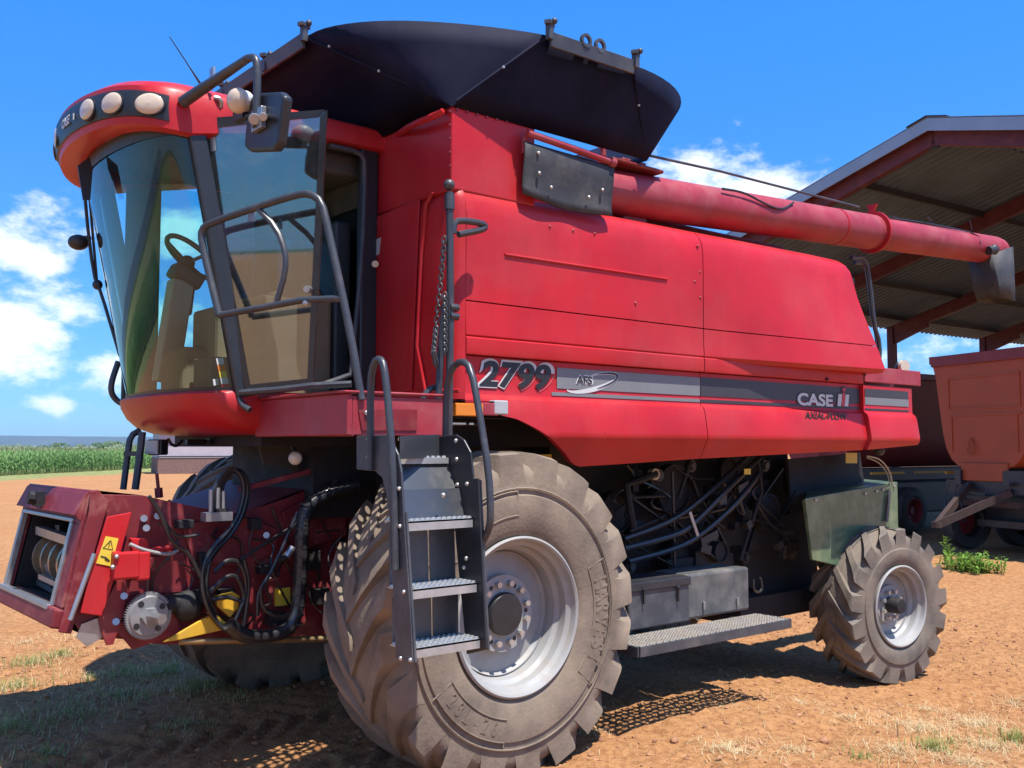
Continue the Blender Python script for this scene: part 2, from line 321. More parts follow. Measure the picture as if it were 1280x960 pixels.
        if bevel:
            q = o.modifiers.new('bevel', 'BEVEL'); q.width = bevel; q.segments = 2; q.limit_method = 'ANGLE'; q.angle_limit = R(35); q.harden_normals = False
        return o
def worldloc(o):
    v = Vector(o.location)
    while o.parent: o = o.parent; v = v + Vector(o.location)
    return v
TCACHE = {}
def text_mesh(body, size, depth, bold, shear):
    k = (body, size, depth, bold, shear)
    if k in TCACHE: return TCACHE[k]
    cu = bpy.data.curves.new('t', 'FONT'); cu.body = body; cu.size = size; cu.extrude = depth/2; cu.offset = bold*size; cu.shear = shear; cu.resolution_u = 6
    ob = bpy.data.objects.new('t', cu); col.objects.link(ob)
    dg = bpy.context.evaluated_depsgraph_get(); me = bpy.data.meshes.new_from_object(ob.evaluated_get(dg))
    r = ([tuple(v.co) for v in me.vertices], [tuple(p.vertices) for p in me.polygons])
    bpy.data.objects.remove(ob); bpy.data.curves.remove(cu); bpy.data.meshes.remove(me)
    TCACHE[k] = r; return r
def tag(o, label=None, cat=None, group=None, kind=None):
    if label: o['label'] = label
    if cat: o['category'] = cat
    if group: o['group'] = group
    if kind: o['kind'] = kind
    return o
def empty(name, loc, label, cat, group=None):
    o = bpy.data.objects.new(name, None); col.objects.link(o); o.location = loc; o.empty_display_size = .2
    return tag(o, label, cat, group)
def sstep(a, b, x): t = min(1, max(0, (x-a)/(b-a))); return t*t*(3-2*t)

# ------------------------------------------------------------------ GROUND
SH0 = C + (Vector((10.974, 3.055, 7.0))-C)*1.22; sa = R(4.7); SU = Vector((math.cos(sa), -math.sin(sa), 0)); SV = Vector((math.sin(sa), math.cos(sa), 0))
def gz(x, y):
    z = -.16*sstep(2.0, 4.2, x)*(1-.75*sstep(6, 12, x))
    r = math.hypot(x-1, y-1)
    near = 1-sstep(14, 45, r)
    if near > 0:
        n1 = mn.noise(Vector((x*.5, y*.5, 3.1)))*.035
        n2 = mn.noise(Vector((x*1.7, y*1.7, 7.7)))*.022
        n3 = mn.noise(Vector((x*5.5, y*5.5, 1.3)))*.018 + mn.noise(Vector((x*12, y*12, 2.3)))*.015
        n4 = 0
        if r < 9: n4 = max(0, mn.noise(Vector((x*26, y*26, 5.1))))*.016
        # lug prints of tyre tracks under the front of the machine
        tr = 0
        for yc in (1.05, 2.2):
            w = math.exp(-((y-yc-.05*x)/.42)**2)*(1-sstep(-.2, .4, x))
            if w > .02: tr -= w*(.03 + .018*math.sin((x*1.0+abs(y-yc)*.9)*2*math.pi/.23))
        w = math.exp(-((y+.55)/.3)**4)*sstep(1.6, 2.2, x)
        if w > .02: tr -= w*(.02+.012*math.sin((x+abs(y+.55)*.8)*2*math.pi/.26))
        z += .06*math.exp(-(((x-1.9)/1.2)**2+((y-.5)/.8)**2))
        # flatten where the wheels stand
        flat = 1
        for (wx, wy) in ((0, .37), (0, 3.12), (4.6, .4), (4.6, 3.0)):
            flat *= 1-math.exp(-(((x-wx)/.45)**2+((y-wy)/.5)**2))*.9
        z += near*((n1+n2+n3)*flat+n4+tr)
    return z
def axis(lo, hi, st):
    a = list(np.arange(lo, hi+1e-6, st)); s_ = st; v = a[-1]; up_ = []
    while v < 9500: s_ *= 1.11; v += s_; up_.append(v)
    s_ = st; v = a[0]; dn = []
    while v > -9500: s_ *= 1.11; v -= s_; dn.append(v)
    return dn[::-1] + a + up_
xs = axis(-4.2, 8.2, .036); ys = axis(-2.6, 6.5, .036)
nx, ny = len(xs), len(ys)
vs = [(x, y, gz(x, y)) for y in ys for x in xs]
idx = np.arange(nx*ny).reshape(ny, nx)
fs = np.stack([idx[:-1,:-1], idx[:-1,1:], idx[1:,1:], idx[1:,:-1]], -1).reshape(-1, 4)
me = bpy.data.meshes.new('ground'); me.from_pydata(vs, [], fs.tolist()); me.update()
me.polygons.foreach_set('use_smooth', [True]*len(me.polygons))
ground = bpy.data.objects.new('ground', me); col.objects.link(ground); tag(ground, kind='structure')
def ground_mat():
    m = bpy.data.materials.new('red_soil'); m.use_nodes = True; t = m.node_tree; n = t.nodes; l = t.links; b = n['Principled BSDF']; b.inputs['Roughness'].default_value = .95; b.inputs['Specular IOR Level'].default_value = .15
    geo = n.new('ShaderNodeNewGeometry')
    def noise_(sc, det, ro=.6):
        q = n.new('ShaderNodeTexNoise'); q.inputs['Scale'].default_value = sc; q.inputs['Detail'].default_value = det; q.inputs['Roughness'].default_value = ro; l.new(geo.outputs['Position'], q.inputs['Vector']); return q.outputs['Fac']
    def ramp(f, p0, c0, p1, c1):
        r = n.new('ShaderNodeValToRGB'); r.color_ramp.elements[0].position = p0; r.color_ramp.elements[1].position = p1; r.color_ramp.elements[0].color = tuple(c0)+(1,); r.color_ramp.elements[1].color = tuple(c1)+(1,); l.new(f, r.inputs[0]); return r.outputs[0]
    def mix(f, a, b_):
        q = n.new('ShaderNodeMix'); q.data_type = 'RGBA'; l.new(f, q.inputs[0]); l.new(a, q.inputs[6])
        if isinstance(b_, tuple): q.inputs[7].default_value = b_+(1,)
        else: l.new(b_, q.inputs[7])
        return q.outputs[2]
    def mrange(f, a, b_, c=0., d=1.):
        q = n.new('ShaderNodeMapRange'); q.inputs['From Min'].default_value = a; q.inputs['From Max'].default_value = b_; q.inputs['To Min'].default_value = c; q.inputs['To Max'].default_value = d; l.new(f, q.inputs['Value']); return q.outputs[0]
    c = ramp(noise_(.45, 8), .3, (.345, .152, .055), .7, (.43, .218, .090))
    c2 = ramp(noise_(16, 8, .7), .40, (.12, .046, .02), .56, (.40, .212, .098))
    q = n.new('ShaderNodeMix'); q.data_type = 'RGBA'; q.inputs[0].default_value = .45; l.new(c, q.inputs[6]); l.new(c2, q.inputs[7]); cc = q.outputs[2]
    # fine straw litter
    cc = mix(mrange(noise_(55, 4, .7), .60, .70, 0, .45), cc, (.42, .32, .19))
    cc = mix(mrange(noise_(38, 5, .7), .63, .74, 0, .6), cc, (.11, .042, .022))
    # beyond the yard: pale grass verge, then field soil
    sep = n.new('ShaderNodeSeparateXYZ'); l.new(geo.outputs['Position'], sep.inputs[0])
    # field edge runs through (12.8,71.3) and (29.5,89.6): normal (-.738,.675)
    dn = n.new('ShaderNodeVectorMath'); dn.operation = 'DOT_PRODUCT'; l.new(geo.outputs['Position'], dn.inputs[0]); dn.inputs[1].default_value = (-.738, .675, 0)
    wob = n.new('ShaderNodeMath'); wob.operation = 'MULTIPLY_ADD'; l.new(noise_(.22, 5), wob.inputs[0]); wob.inputs[1].default_value = 9; l.new(dn.outputs['Value'], wob.inputs[2])
    gm = n.new('ShaderNodeMath'); gm.operation = 'MULTIPLY'; l.new(mrange(wob.outputs[0], 35.5, 38.5), gm.inputs[0]); l.new(mrange(sep.outputs['Y'], 10, 25), gm.inputs[1])
    cc = mix(gm.outputs[0], cc, ramp(noise_(1.5, 6), .35, (.13, .17, .05), .65, (.27, .26, .11)))
    cc = mix(mrange(dn.outputs['Value'], 400, 420), cc, (.08, .11, .05))
    l.new(cc, b.inputs['Base Color'])
    bp = n.new('ShaderNodeBump'); bp.inputs['Strength'].default_value = 1.0; bp.inputs['Distance'].default_value = .035
    ad = n.new('ShaderNodeMath'); ad.operation = 'MULTIPLY_ADD'; l.new(noise_(30, 8, .7), ad.inputs[0]); ad.inputs[1].default_value = .6; l.new(noise_(9, 6), ad.inputs[2])
    l.new(ad.outputs[0], bp.inputs['Height']); l.new(bp.outputs[0], b.inputs['Normal'])
    return m
me.materials.append(ground_mat())

# ------------------------------------------------------------------ HILLS
def hill_mat():
    return mat('blue_hill', (.055, .075, .06), .95, var=.3, vs=.004)
mb = MB(); Dh = 7000.0; secs = []
for k in range(161):
    a = R(-75 + k*1.0) + TH*0; hd = a + 0  # heading from +Y towards +X
    p = Vector((math.sin(hd), math.cos(hd), 0))
    base = 92 + 10*mn.noise(Vector((k*.05, 1, 0))) + 3*mn.noise(Vector((k*.6, 2, 0)))
    base *= 1-.25*sstep(70, 110, k)
    secs.append([p*(Dh-500)+Vector((0,0,-6)), p*(Dh-200)+Vector((0,0,base*.55)), p*(Dh-60)+Vector((0,0,base*.96)), p*(Dh+100)+Vector((0,0,base)), p*(Dh+900)+Vector((0,0,base)), p*(Dh+1500)+Vector((0,0,-6))])
mb.loft(secs); hl = mb.build('hills', hill_mat(), smooth=30); tag(hl, kind='structure')

# ------------------------------------------------------------------ SHED
def shed():
    root = empty('open_shed', Vector((SH0.x, SH0.y, 0)), 'open sided farm shed with corrugated grey roof and dark red steel frames', 'shed')
    k_ = 1.22; sl = .2618; HW = 7.25*k_; CW = 6.85*k_; UL = 20.5*k_
    def Q(u, v, dz=0): return SH0 + SU*u + SV*v + Vector((0,0,-abs(v)*sl+dz))
    for side in (1, -1):                                   # corrugated sheets, real waves
        mb = MB(); secs = []; nu = int(UL/.26*8)
        prof = (0, 0, 0, 0, .95, 1, 1, .95)
        for i in range(nu+1):
            u = i*.26/8; z = .11*prof[i % 8]
            secs.append([Q(u, side*v, z) for v in (0.02, HW*.5, HW)])
        mb.loft(secs); mb.build('roof_sheet', roof_un, root, smooth=0, flipfix=False)
    for iu, u in enumerate((.2, 4.62*k_, 9.12*k_, 13.6*k_, 18.1*k_)):  # portal frames
        for side in (1, -1):
            mb = MB(); d = .34 if iu else .42
            mb.beam(Q(u, 0, -.22), Q(u, side*CW, -.30), .16, d)
            mb.beam(Q(u, side*CW, -.55), Q(u, side*(CW-1.25), -.42), .13, .34)
            mb.build('rafter', steel_red, root, smooth=0, bevel=.01)
            foot = Q(u, side*CW); foot.z = -.1
            mb = MB(); mb.span(foot-Vector((.14,.1,0)), Vector((foot.x+.14, foot.y+.1, SH0.z-CW*sl-.14)))
            mb.build('column', steel_red, root, smooth=0, bevel=.008)
    mb = MB(); mb.box(Q(.18, .06, -.26), (.06, .28, .42), rz=-sa); mb.build('apex_plate', purlin_m, root, smooth=0)
    for side in (1, -1):
        for v in (1.72*k_, 4.87*k_, 6.4*k_):
            mb = MB(); mb.beam(Q(.1, side*v, -.075), Q(UL-.1, side*v, -.075), .075, .14, (SV*0+Vector((0,0,1)))); mb.build('purlin', purlin_m, root, smooth=0)
        mb = MB()                                          # barge flashing on the gable
        a, b_ = Q(-.06, 0, .06), Q(-.06, side*HW, .06)
        mb.prism([a, b_, b_-Vector((0,0,.22)), a-Vector((0,0,.22))], SU*.03)
        mb.prism([a+Vector((0,0,.012)), b_+Vector((0,0,.012)), b_+Vector((0,0,.025)), a+Vector((0,0,.025))], SU*.35)
        mb.prism([a-Vector((0,0,.22)), b_-Vector((0,0,.22)), b_-Vector((0,0,.245)), a-Vector((0,0,.245))], SU*.07-SU*.04)
        mb.build('barge_flashing', ridge_m, root, smooth=0)
    mb = MB()
    for side in (1, -1):
        a = Q(-.1, 0, .105); b_ = Q(-.1, side*.42, .105); mb.prism([a, b_, b_-Vector((0,0,.02)), a-Vector((0,0,.02))], SU*(UL+.15))
    mb.build('ridge_cap', purlin_m, root, smooth=0)
    return root
shed()

# ------------------------------------------------------------------ TRAILERS
def wheel_simple(root, c, ax, r, w, rimc):
    ax = Vector(ax).normalized()
    rim = MB().lathe([(r*.56, 0), (r*.56, -.02), (r*.52, -.02), (r*.5, .10), (r*.2, .13), (r*.16, .05), (.0, .05)], c, ax, 32).build('wheel_rim', rimc, root, smooth=35)
    t = MB().lathe([(r*.56, 0), (r*.62, -.025), (r*.85, -.02), (r*.95, .01), (r, .05), (r, w-.05), (r*.95, w), (r*.6, w), (r*.56, w-.05)], c, ax, 40).build('tyre', rubber_blk, rim, smooth=35)
    return rim
def trailer(name, corner, wdir, ldir, W_, L_, zt, zb, paint, rimpaint, label, grp):
    """corner = top left of the end wall; wdir runs along the wall towards its other corner"""
    root = empty(name, Vector((corner.x, corner.y, 0)), label, 'trailer', grp)
    wd = Vector(wdir).normalized(); ld = Vector(ldir).normalized(); H = zt-zb
    def E(s_, z, l_=0): return Vector((corner.x, corner.y, 0)) + wd*s_ + ld*l_ + Vector((0,0,z))
    # cross-section of the tub, rounded at the bottom corners
    half = [(0, zt), (.12, zt-.4), (.27, zb+.66), (.34, zb+.38), (.46, zb+.17), (.62, zb+.05), (.82, zb)]
    sec = half + [(W_-s_, z) for s_, z in half[::-1]]
    mb = MB(); mb.prism([E(s_, z) for s_, z in sec], ld*.06)
    mb.loft([[E(s_, z, l_) for s_, z in sec] for l_ in (.06, L_)])
    mb.prism([E(s_, z, L_) for s_, z in sec], ld*.05)
    body = mb.build('tub', paint, root, smooth=30, solid=0)
    mb = MB()
    mb.prism([E(.0, zt), E(W_, zt), E(W_-.06, zt-.2), E(.06, zt-.2)], -ld*.05)
    for s_ in (0, W_): mb.beam(E(s_, zt-.06, 0), E(s_, zt-.06, L_), .09, .14)
    mb.build('top_rail', trail_red, root, smooth=0, bevel=.01)
    mb = MB()                                              # pressed panels framed by flat ribs
    x0, x1 = .42, W_-.42
    for z in (zt-.42, zt-1.0, zt-1.12): mb.prism([E(x0, z), E(x1, z), E(x1, z-.035), E(x0, z-.035)], -ld*.018)
    for s_ in (x0, x1-.035): mb.prism([E(s_, zt-.42), E(s_+.035, zt-.42), E(s_+.035, zt-1.0), E(s_, zt-1.0)], -ld*.016)
    for s_ in (x0+.06, x1-.1): mb.prism([E(s_, zt-1.155), E(s_+.03, zt-1.155), E(s_+.03, zb+.3), E(s_, zb+.3)], -ld*.016)
    mb.build('wall_rib', paint, root, smooth=0)
    mb = MB(); mb.prism([E(.72, zb+.1), E(W_-.72, zb+.1), E(W_-.72, zb-.22), E(.72, zb-.22)], -ld*.04); mb.build('lower_apron', paint, root, smooth=0, bevel=.01)
    mb = MB(); mb.tube([E(.95, zb+.55, -.03), E(.9, zb+.32, -.06), E(1.0, zb+.25, -.06), E(1.08, zb+.34, -.06), E(.97, zb+.55, -.03)], .014, 8); mb.build('lifting_ring', paint, root)
    mb = MB()
    for s_ in (.7, W_-.7): mb.beam(E(s_, zb-.16, -.1), E(s_, zb-.16, L_), .14, .26)
    mb.beam(E(.3, zb-.33, .08), E(W_-.3, zb-.33, .08), .12, .22)
    mb.beam(E(.3, zb-.60, .5), E(W_-.3, zb-.60, .5), .1, .16)
    for l_ in (.6, 1.9, L_-1.7, L_-.6): mb.beam(E(.5, .5, l_), E(W_-.5, .5, l_), .12, .12); mb.beam(E(.75, .55, l_), E(.75, zb-.2, l_), .3, .06)
    mb.build('chassis', black, root, smooth=0)
    mb = MB(); mb.prism([E(.32, zb-.32, .9), E(W_-.32, zb-.32, .9), E(W_-.32, .42, .9), E(.32, .42, .9)], ld*(L_-1.2)); mb.build('undercarriage', black, root, smooth=0, bevel=.03)
    mb = MB(); mb.beam(E(W_*.35, zb-.3, 0), E(W_*.5, .55, -1.1), .09, .13); mb.beam(E(W_*.72, zb-.4, 0), E(W_*.5, .55, -1.1), .09, .13); mb.beam(E(.5, zb-.62, -.02), E(W_-.5, zb-.62, -.02), .08, .1)
    mb.cyl(E(W_*.5, .5, -1.12), E(W_*.5, .6, -1.12), .09)
    mb.build('drawbar', rust_m, root, smooth=0)
    mb = MB()
    for k in range(3): mb.tube([E(.45+.2*k, zb-.25, -.04), E(.4+.2*k, zb-.6, -.16), E(.7+.2*k, .55, -.3), E(.95+.1*k, .62, -.5)], .015, 6, 2)
    mb.build('air_hose', hose_m, root)
    for l_ in (.6, 1.9, L_-1.7, L_-.6):
        wheel_simple(root, E(.02, .5, l_), wd, .52, .28, rimpaint); wheel_simple(root, E(W_-.02, .5, l_), -wd, .52, .28, rimpaint)
    mb = MB()
    for l_ in (.0, 1.6, 3.2): mb.beam(E(-.01, zb-.1, .3+l_), E(-.01, zb-.1, 1.5+l_), .02, .05)
    mb.build('reflective_strip', yellow, root, smooth=0)
    return root
p1 = PZ(1163, 447, 3.63)
trailer('grain_trailer', p1, (-.342, -.94, 0), (.94, -.342, 0), 2.5, 6.5, 3.63, 1.52, orange, trail_red, 'orange grain trailer with ribbed end wall parked nearest under the shed roof', 'grain trailers under the shed')
p2 = PZ(1145, 667, 0) - SU*1.9
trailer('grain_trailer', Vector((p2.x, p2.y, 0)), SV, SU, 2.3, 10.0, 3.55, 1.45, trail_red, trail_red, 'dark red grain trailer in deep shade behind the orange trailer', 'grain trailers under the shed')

# ------------------------------------------------------------------ OUTBUILDING far off, seen below the cab
def outbuilding():
    a = PZ(197, 592, 0); b_ = PZ(292, 591, 0); d = (b_-a).normalized(); n = Vector((-d.y, d.x, 0))
    if n.dot(FW) < 0: n = -n
    root = empty('outbuilding', a, 'small distant building with pale upper wall and brown lower wall, seen under the cab', 'building')
    w = (b_-a).length; dp = 5
    MB().prism([a-Vector((0,0,.2)), a+d*w-Vector((0,0,.2)), a+d*w+Vector((0,0,1.15)), a+Vector((0,0,1.15))], n*dp).build('lower_wall', brick, root, smooth=0)
    a2 = a+n*.08+d*.08; MB().prism([a2+Vector((0,0,1.15)), a2+d*(w-.16)+Vector((0,0,1.15)), a2+d*(w-.16)+Vector((0,0,3.4)), a2+Vector((0,0,3.4))], n*(dp-.16)).build('upper_wall', plaster, root, smooth=0)
    MB().prism([a+Vector((0,0,1.2)), a+d*w+Vector((0,0,1.2)), a+d*w+Vector((0,0,1.29)), a+Vector((0,0,1.29))], -n*.06).build('string_course', purlin_m, root, smooth=0)
    r0 = a-n*.4-d*.3+Vector((0,0,3.4)); rm = a+n*dp/2-d*.3+Vector((0,0,4.4)); r1 = a+n*(dp+.4)-d*.3+Vector((0,0,3.4))
    MB().prism([r0, rm, r1, r1-Vector((0,0,.08)), rm-Vector((0,0,.08)), r0-Vector((0,0,.08))], d*(w+.6)).build('roof', steel_red, root, smooth=0)
outbuilding()

# ------------------------------------------------------------------ MAIZE FIELD, TREES, SCRUB
def field():
    mb = MB(); ts = MB(); e0 = Vector((12.8, 71.3, 0)); ed = Vector((.675, .738, 0)); en = Vector((-.738, .675, 0))
    rows = [(-60, 85, k*.75) for k in range(30)]
    for ri, (s0, s1, off) in enumerate(rows):
        st = .22 if ri < 3 else (.34 if ri < 10 else .6); s_ = s0
        while s_ < s1:
            s_ += st*(.7+.6*random.random())
            p = e0 + ed*s_ + en*(off+.25*random.uniform(-1, 1)); h = 1.62*random.uniform(.86, 1.1)
            if ri == 0 and random.random() < .2: h *= .7
            b = Vector((p.x, p.y, 0)); a0 = random.random()*6.3
            nl = 7 if ri < 6 else 4
            q = Vector((math.cos(a0), math.sin(a0), 0))*.02
            mb.add([b-q, b+q, b+Vector((0,0,h))], [(0,1,2)])
            for k in range(nl):
                z = h*(.18+.8*k/nl) if ri < 6 else h*(.55+.42*k/nl); a = a0 + k*math.pi + random.uniform(-.5, .5); u = Vector((math.cos(a), math.sin(a), 0)); w = Vector((-u.y, u.x, 0))*.05
                ln = random.uniform(.4, .65)
                p0 = b+Vector((0,0,z)); p1_ = p0+u*ln*.5+Vector((0,0,ln*.45)); p2_ = p0+u*ln+Vector((0,0,ln*.1))
                mb.add([p0-w*.6, p0+w*.6, p1_+w, p1_-w, p2_], [(0,1,2,3), (3,2,4)])
            if random.random() < .6:
                t = b+Vector((0,0,h)); 
                for k in range(2):
                    a = random.random()*6.3; ts.add([t-Vector((.02,0,0)), t+Vector((.02,0,0)), t+Vector((math.cos(a)*.08, math.sin(a)*.08, .2))], [(0,1,2)])
    o = mb.build('maize_field', corn_m, smooth=0, flipfix=False); tag(o, 'field of green maize in front of the tree line', 'maize', kind='stuff')
    o2 = ts.build('maize_tassels', corn_t, smooth=0, flipfix=False); tag(o2, 'pale tassels on top of the maize', 'maize', kind='stuff')
field()
def leafcloud(mb, c, rx, rz, n, s):
    for _ in range(n):
        while True:
            q = Vector((random.uniform(-1, 1), random.uniform(-1, 1), random.uniform(-1, 1)))
            if q.length < 1: break
        p = Vector(c) + Vector((q.x*rx, q.y*rx, q.z*rz)); a = Vector((random.uniform(-1,1), random.uniform(-1,1), random.uniform(-1,1))).normalized(); b = a.orthogonal().normalized()*s*random.uniform(.6, 1.3); a = a*s*random.uniform(.6, 1.3)
        mb.add([p-a-b*.3, p+b, p+a-b*.3, p-b], [(0,1,2,3)])
def far_tree(p, h, wd, m, label, grp):
    root = empty('bushy_tree', p, label, 'tree', grp)
    t = MB(); t.tube([p-Vector((0,0,.2)), p+Vector((.1,0,h*.35)), p+Vector((.0,.1,h*.7))], [h*.035, h*.025, h*.012], 7)
    for k in range(4):
        a = random.random()*6.3; t.tube([p+Vector((0,0,h*.3)), p+Vector((math.cos(a)*wd*.3, math.sin(a)*wd*.3, h*.62))], [h*.018, h*.006], 5)
    t.build('trunk', bark, root)
    c = MB()
    for k in range(9):
        a = random.random()*6.3; r_ = wd*.32*math.sqrt(random.random()); z = h*random.uniform(.35, .82)
        leafcloud(c, p+Vector((math.cos(a)*r_, math.sin(a)*r_, z)), wd*random.uniform(.13, .22), h*random.uniform(.1, .18), 75, h*.05)
    c.build('crown', m, root, smooth=0, flipfix=False)
specs = [(-60,5.2),(-25,4.2),(8,4.0),(28,4.6),(52,4.1),(76,5.2),(103,4.4),(124,5.0),(137,6.3),(150,5.6),(172,4.6),(186,5.4),(240,5.6),(300,5.2)]
random.seed(11)
for i, (px, h) in enumerate(specs):
    d = pxdir(px, 560); dd = Vector((d.x, d.y, 0)).normalized(); p = C + dd*random.uniform(300, 330); p.z = 0
    h *= .72; far_tree(p, h, h*random.uniform(1.8, 2.6), tree_m if i % 3 else tree_m2, ('tallest pointed tree of the distant tree line beyond the maize' if px == 137 else 'bushy green tree in the distant tree line beyond the maize'), 'trees of the distant tree line')
mb = MB()
for k in range(420):
    d = pxdir(-120+k*1.15, 560); dd = Vector((d.x, d.y, 0)).normalized(); p = C + dd*random.uniform(285, 345); p.z = 0
    leafcloud(mb, p+Vector((0,0,1.0)), 2.2, random.uniform(.9, 1.9), 26, .42)
o = mb.build('scrub_belt', tree_m2, smooth=0, flipfix=False); tag(o, 'low grey green scrub along the foot of the distant trees', 'scrub', kind='stuff')

# ------------------------------------------------------------------ HAZE: even air round the whole place
mb = MB(); mb.span((-9300,-9300,-12), (9300,9300,150)); hz = bpy.data.materials.new('haze_air'); hz.use_nodes = True; hn = hz.node_tree.nodes; hn.remove(hn['Principled BSDF'])
pv = hn.new('ShaderNodeVolumePrincipled'); pv.inputs['Color'].default_value = (.45, .68, 1, 1); pv.inputs['Density'].default_value = 6.5e-5; pv.inputs['Anisotropy'].default_value = .1
hz.node_tree.links.new(pv.outputs[0], hn['Material Output'].inputs['Volume'])
o = mb.build('haze', hz, smooth=0); tag(o, 'thin blue haze of the air over the plain', 'haze', kind='stuff')

# ------------------------------------------------------------------ COMBINE HARVESTER
K = empty('combine_harvester', (1.8, 1.75, 0), 'large red combine harvester with open cab door, ladder and dusty tyres on red soil', 'combine harvester')
YC = 1.75
XR, ZU = Vector((1,0,0)), Vector((0,0,1))

# --- wheels -------------------------------------------------------
def big_wheel(name, c, side, Ro, w, rrim, lugs, sweep, lugh, tmat, front=True, yaw=0, letters=True):
    """c = centre of the outer sidewall plane; side -1: outer face looks to -Y"""
    ax = Vector((0, -side*-1 if False else (1 if side < 0 else -1), 0))      # axis points inboard
    rot = Matrix.Rotation(yaw, 3, 'Z')
    ax = rot @ ax; fx = rot @ Vector((1,0,0))
    def W3(r, a, o): return c + (fx*math.cos(a) + ZU*math.sin(a))*r + ax*o
    def lathe(mb, prof, seg=72):
        secs = [[W3(r, 2*math.pi*k/seg, o) for k in range(seg)] for r, o in prof]
        return mb.loft(secs, closed=True)
    rd = .215 if front else .16
    rim = MB()
    lathe(rim, [(rrim+.005, .03), (rrim+.012, -.004), (rrim, -.012), (rrim-.012, -.004), (rrim-.022, .03), (rrim-.046, .05), (rrim-.05, .10), (rrim-.072, .125), (rrim-.08, rd-.035), (rrim-.10, rd-.012), (rrim-.105, rd), (rrim*.50, rd-(.01 if front else .0)), (rrim*.48, rd-.035), (.02, rd-.035)])
    lathe(rim, [(rrim-.09, rd-.04), (rrim-.08, w-.12), (rrim+.01, w-.02)])
    if front:
        pass
    rim = rim.build(name, rim_m, K, smooth=32)
    hub = MB()
    hr = .125 if front else .07
    if front:
        lathe(hub, [(hr*1.0, rd-.035), (hr, rd-.085), (hr*.93, rd-.098), (hr*.4, rd-.10), (.0005, rd-.10)], 40)
    else:
        lathe(hub, [(hr, rd-.05), (hr, rd-.14), (hr*.85, rd-.165), (.0005, rd-.17)], 32)
    hub.build('hub_cap', black_pl if front else chassis_m, rim, smooth=30)
    if front:
        mb = MB(); lathe(mb, [(.225, rd-.035), (.225, rd-.058), (.125, rd-.058)], 48); mb.build('hub_flange', rim_m, rim, smooth=30)
    nb = 12 if front else 8
    mb = MB()
    for k in range(nb):
        a = 2*math.pi*(k+.5)/nb; rr = .178 if front else .12
        mb.cyl(W3(rr, a, rd-.05), W3(rr, a, rd-(.09 if front else .08)), .018, 8)
    mb.build('wheel_nuts', bolt_m, rim, smooth=30)
    if front:   # rusty streak plates / dark inspection holes in the dish
        mb = MB()
        for k in range(6): 
            a = 2*math.pi*k/6; mb.cyl(W3(.178, a, rd-.0575), W3(.178, a, rd-.0600), .014, 8)
        mb.build('hub_hole', ink, rim, smooth=0)
    # carcass
    t = MB(); hw = w/2
    sh = Ro-lugh-.035
    side_p = [(rrim-.005, .035), (rrim+.02, .012), (rrim+.05, -.006), (rrim*.5+sh*.5-.02, -.018), (rrim*.42+sh*.58, -.014), (rrim*.42+sh*.58+.006, -.004), (sh-.075, .0), (sh-.04, .008), (sh-.005, .035), (sh+.028, .10), (sh+.05, .19)]
    crown = [(sh+.056, hw*.75), (sh+.060, hw)]
    prof = side_p + crown + [(r, w-o) for r, o in (side_p+[crown[0]])[::-1]]
    lathe(t, prof, 120)
    # lugs: bars from each shoulder to past the centre line, flush with the sidewall
    def rc(o):     # carcass radius at offset o
        o = min(o, w-o); pr = [(p[1], p[0]) for p in side_p[6:]]+[(p[1], p[0]) for p in crown]
        return float(np.interp(o, [q[0] for q in pr], [q[1] for q in pr]))
    pitch = 2*math.pi/lugs
    for sd in (0, 1):
        for k in range(lugs):
            a0 = pitch*(k+.5*sd) + .07
            secs = []
            for ti, (tt, wt, wb) in enumerate(((0, .52, .66), (.06, .48, .62), (.16, .36, .50), (.35, .29, .41), (.7, .27, .38), (1.06, .25, .34))):
                o = tt*hw; a = a0 + sweep*(tt**.9)
                top = Ro - .012*(1-min(1, tt*2)) - (.0 if tt else .008)
                base = rc(o)-.02 if tt > .03 else sh-.11
                oo = o if sd == 0 else w-o
                if ti == 0: o_b = -.002
                else: o_b = o
                ob_ = o_b if sd == 0 else w-o_b
                ha, hb = wt*pitch/2, wb*pitch/2
                if ti == 0:   # outer end face widens towards the sidewall with a scallop
                    secs.append([W3(base, a-pitch*.46, ob_), W3(base+.028, a-pitch*.38, ob_), W3(top-.03, a-ha*1.08, ob_), W3(top, a-ha, ob_ + (.006 if sd == 0 else -.006)), W3(top, a+ha, ob_+(.006 if sd == 0 else -.006)), W3(top-.03, a+ha*1.08, ob_), W3(base+.028, a+pitch*.38, ob_), W3(base, a+pitch*.46, ob_)])
                else:
                    bb = base if tt > .1 else base-.03
                    secs.append([W3(bb, a-hb, oo), W3(bb*.75+top*.25, a-hb*.93, oo), W3(bb*.3+top*.7, a-(ha*.8+hb*.2), oo), W3(top, a-ha, oo), W3(top, a+ha, oo), W3(bb*.3+top*.7, a+(ha*.8+hb*.2), oo), W3(bb*.75+top*.25, a+hb*.93, oo), W3(bb, a+hb, oo)])
            t.loft(secs, caps=True)
    ty = t.build('tyre', tmat, rim, smooth=38, bevel=0)
    if letters:
        mb = MB()
        def arc_text(word, a_mid, r, size, step, flip=False, inv=1):
            n = len(word)
            for i, ch in enumerate(word):
                if ch == ' ': continue
                a = a_mid + inv*(-(i-(n-1)/2)*step)
                ur = (fx*math.cos(a)+ZU*math.sin(a))*inv; tr = (fx*math.sin(a)-ZU*math.cos(a))*inv
                mb.text(ch, size, c + (fx*math.cos(a)+ZU*math.sin(a))*r + ax*(-.012 if True else 0), tr, ur, .014, .008, 0, .72, True)
        arc_text('HARVEST', R(-8), .605, .15, .118)
        mb.build('sidewall_lettering', tmat, ty, smooth=0); mb = MB()
        arc_text('28L-26', R(235), .67, .12, .115, inv=-1)
        mb.build('sidewall_lettering', tmat, ty, smooth=0)
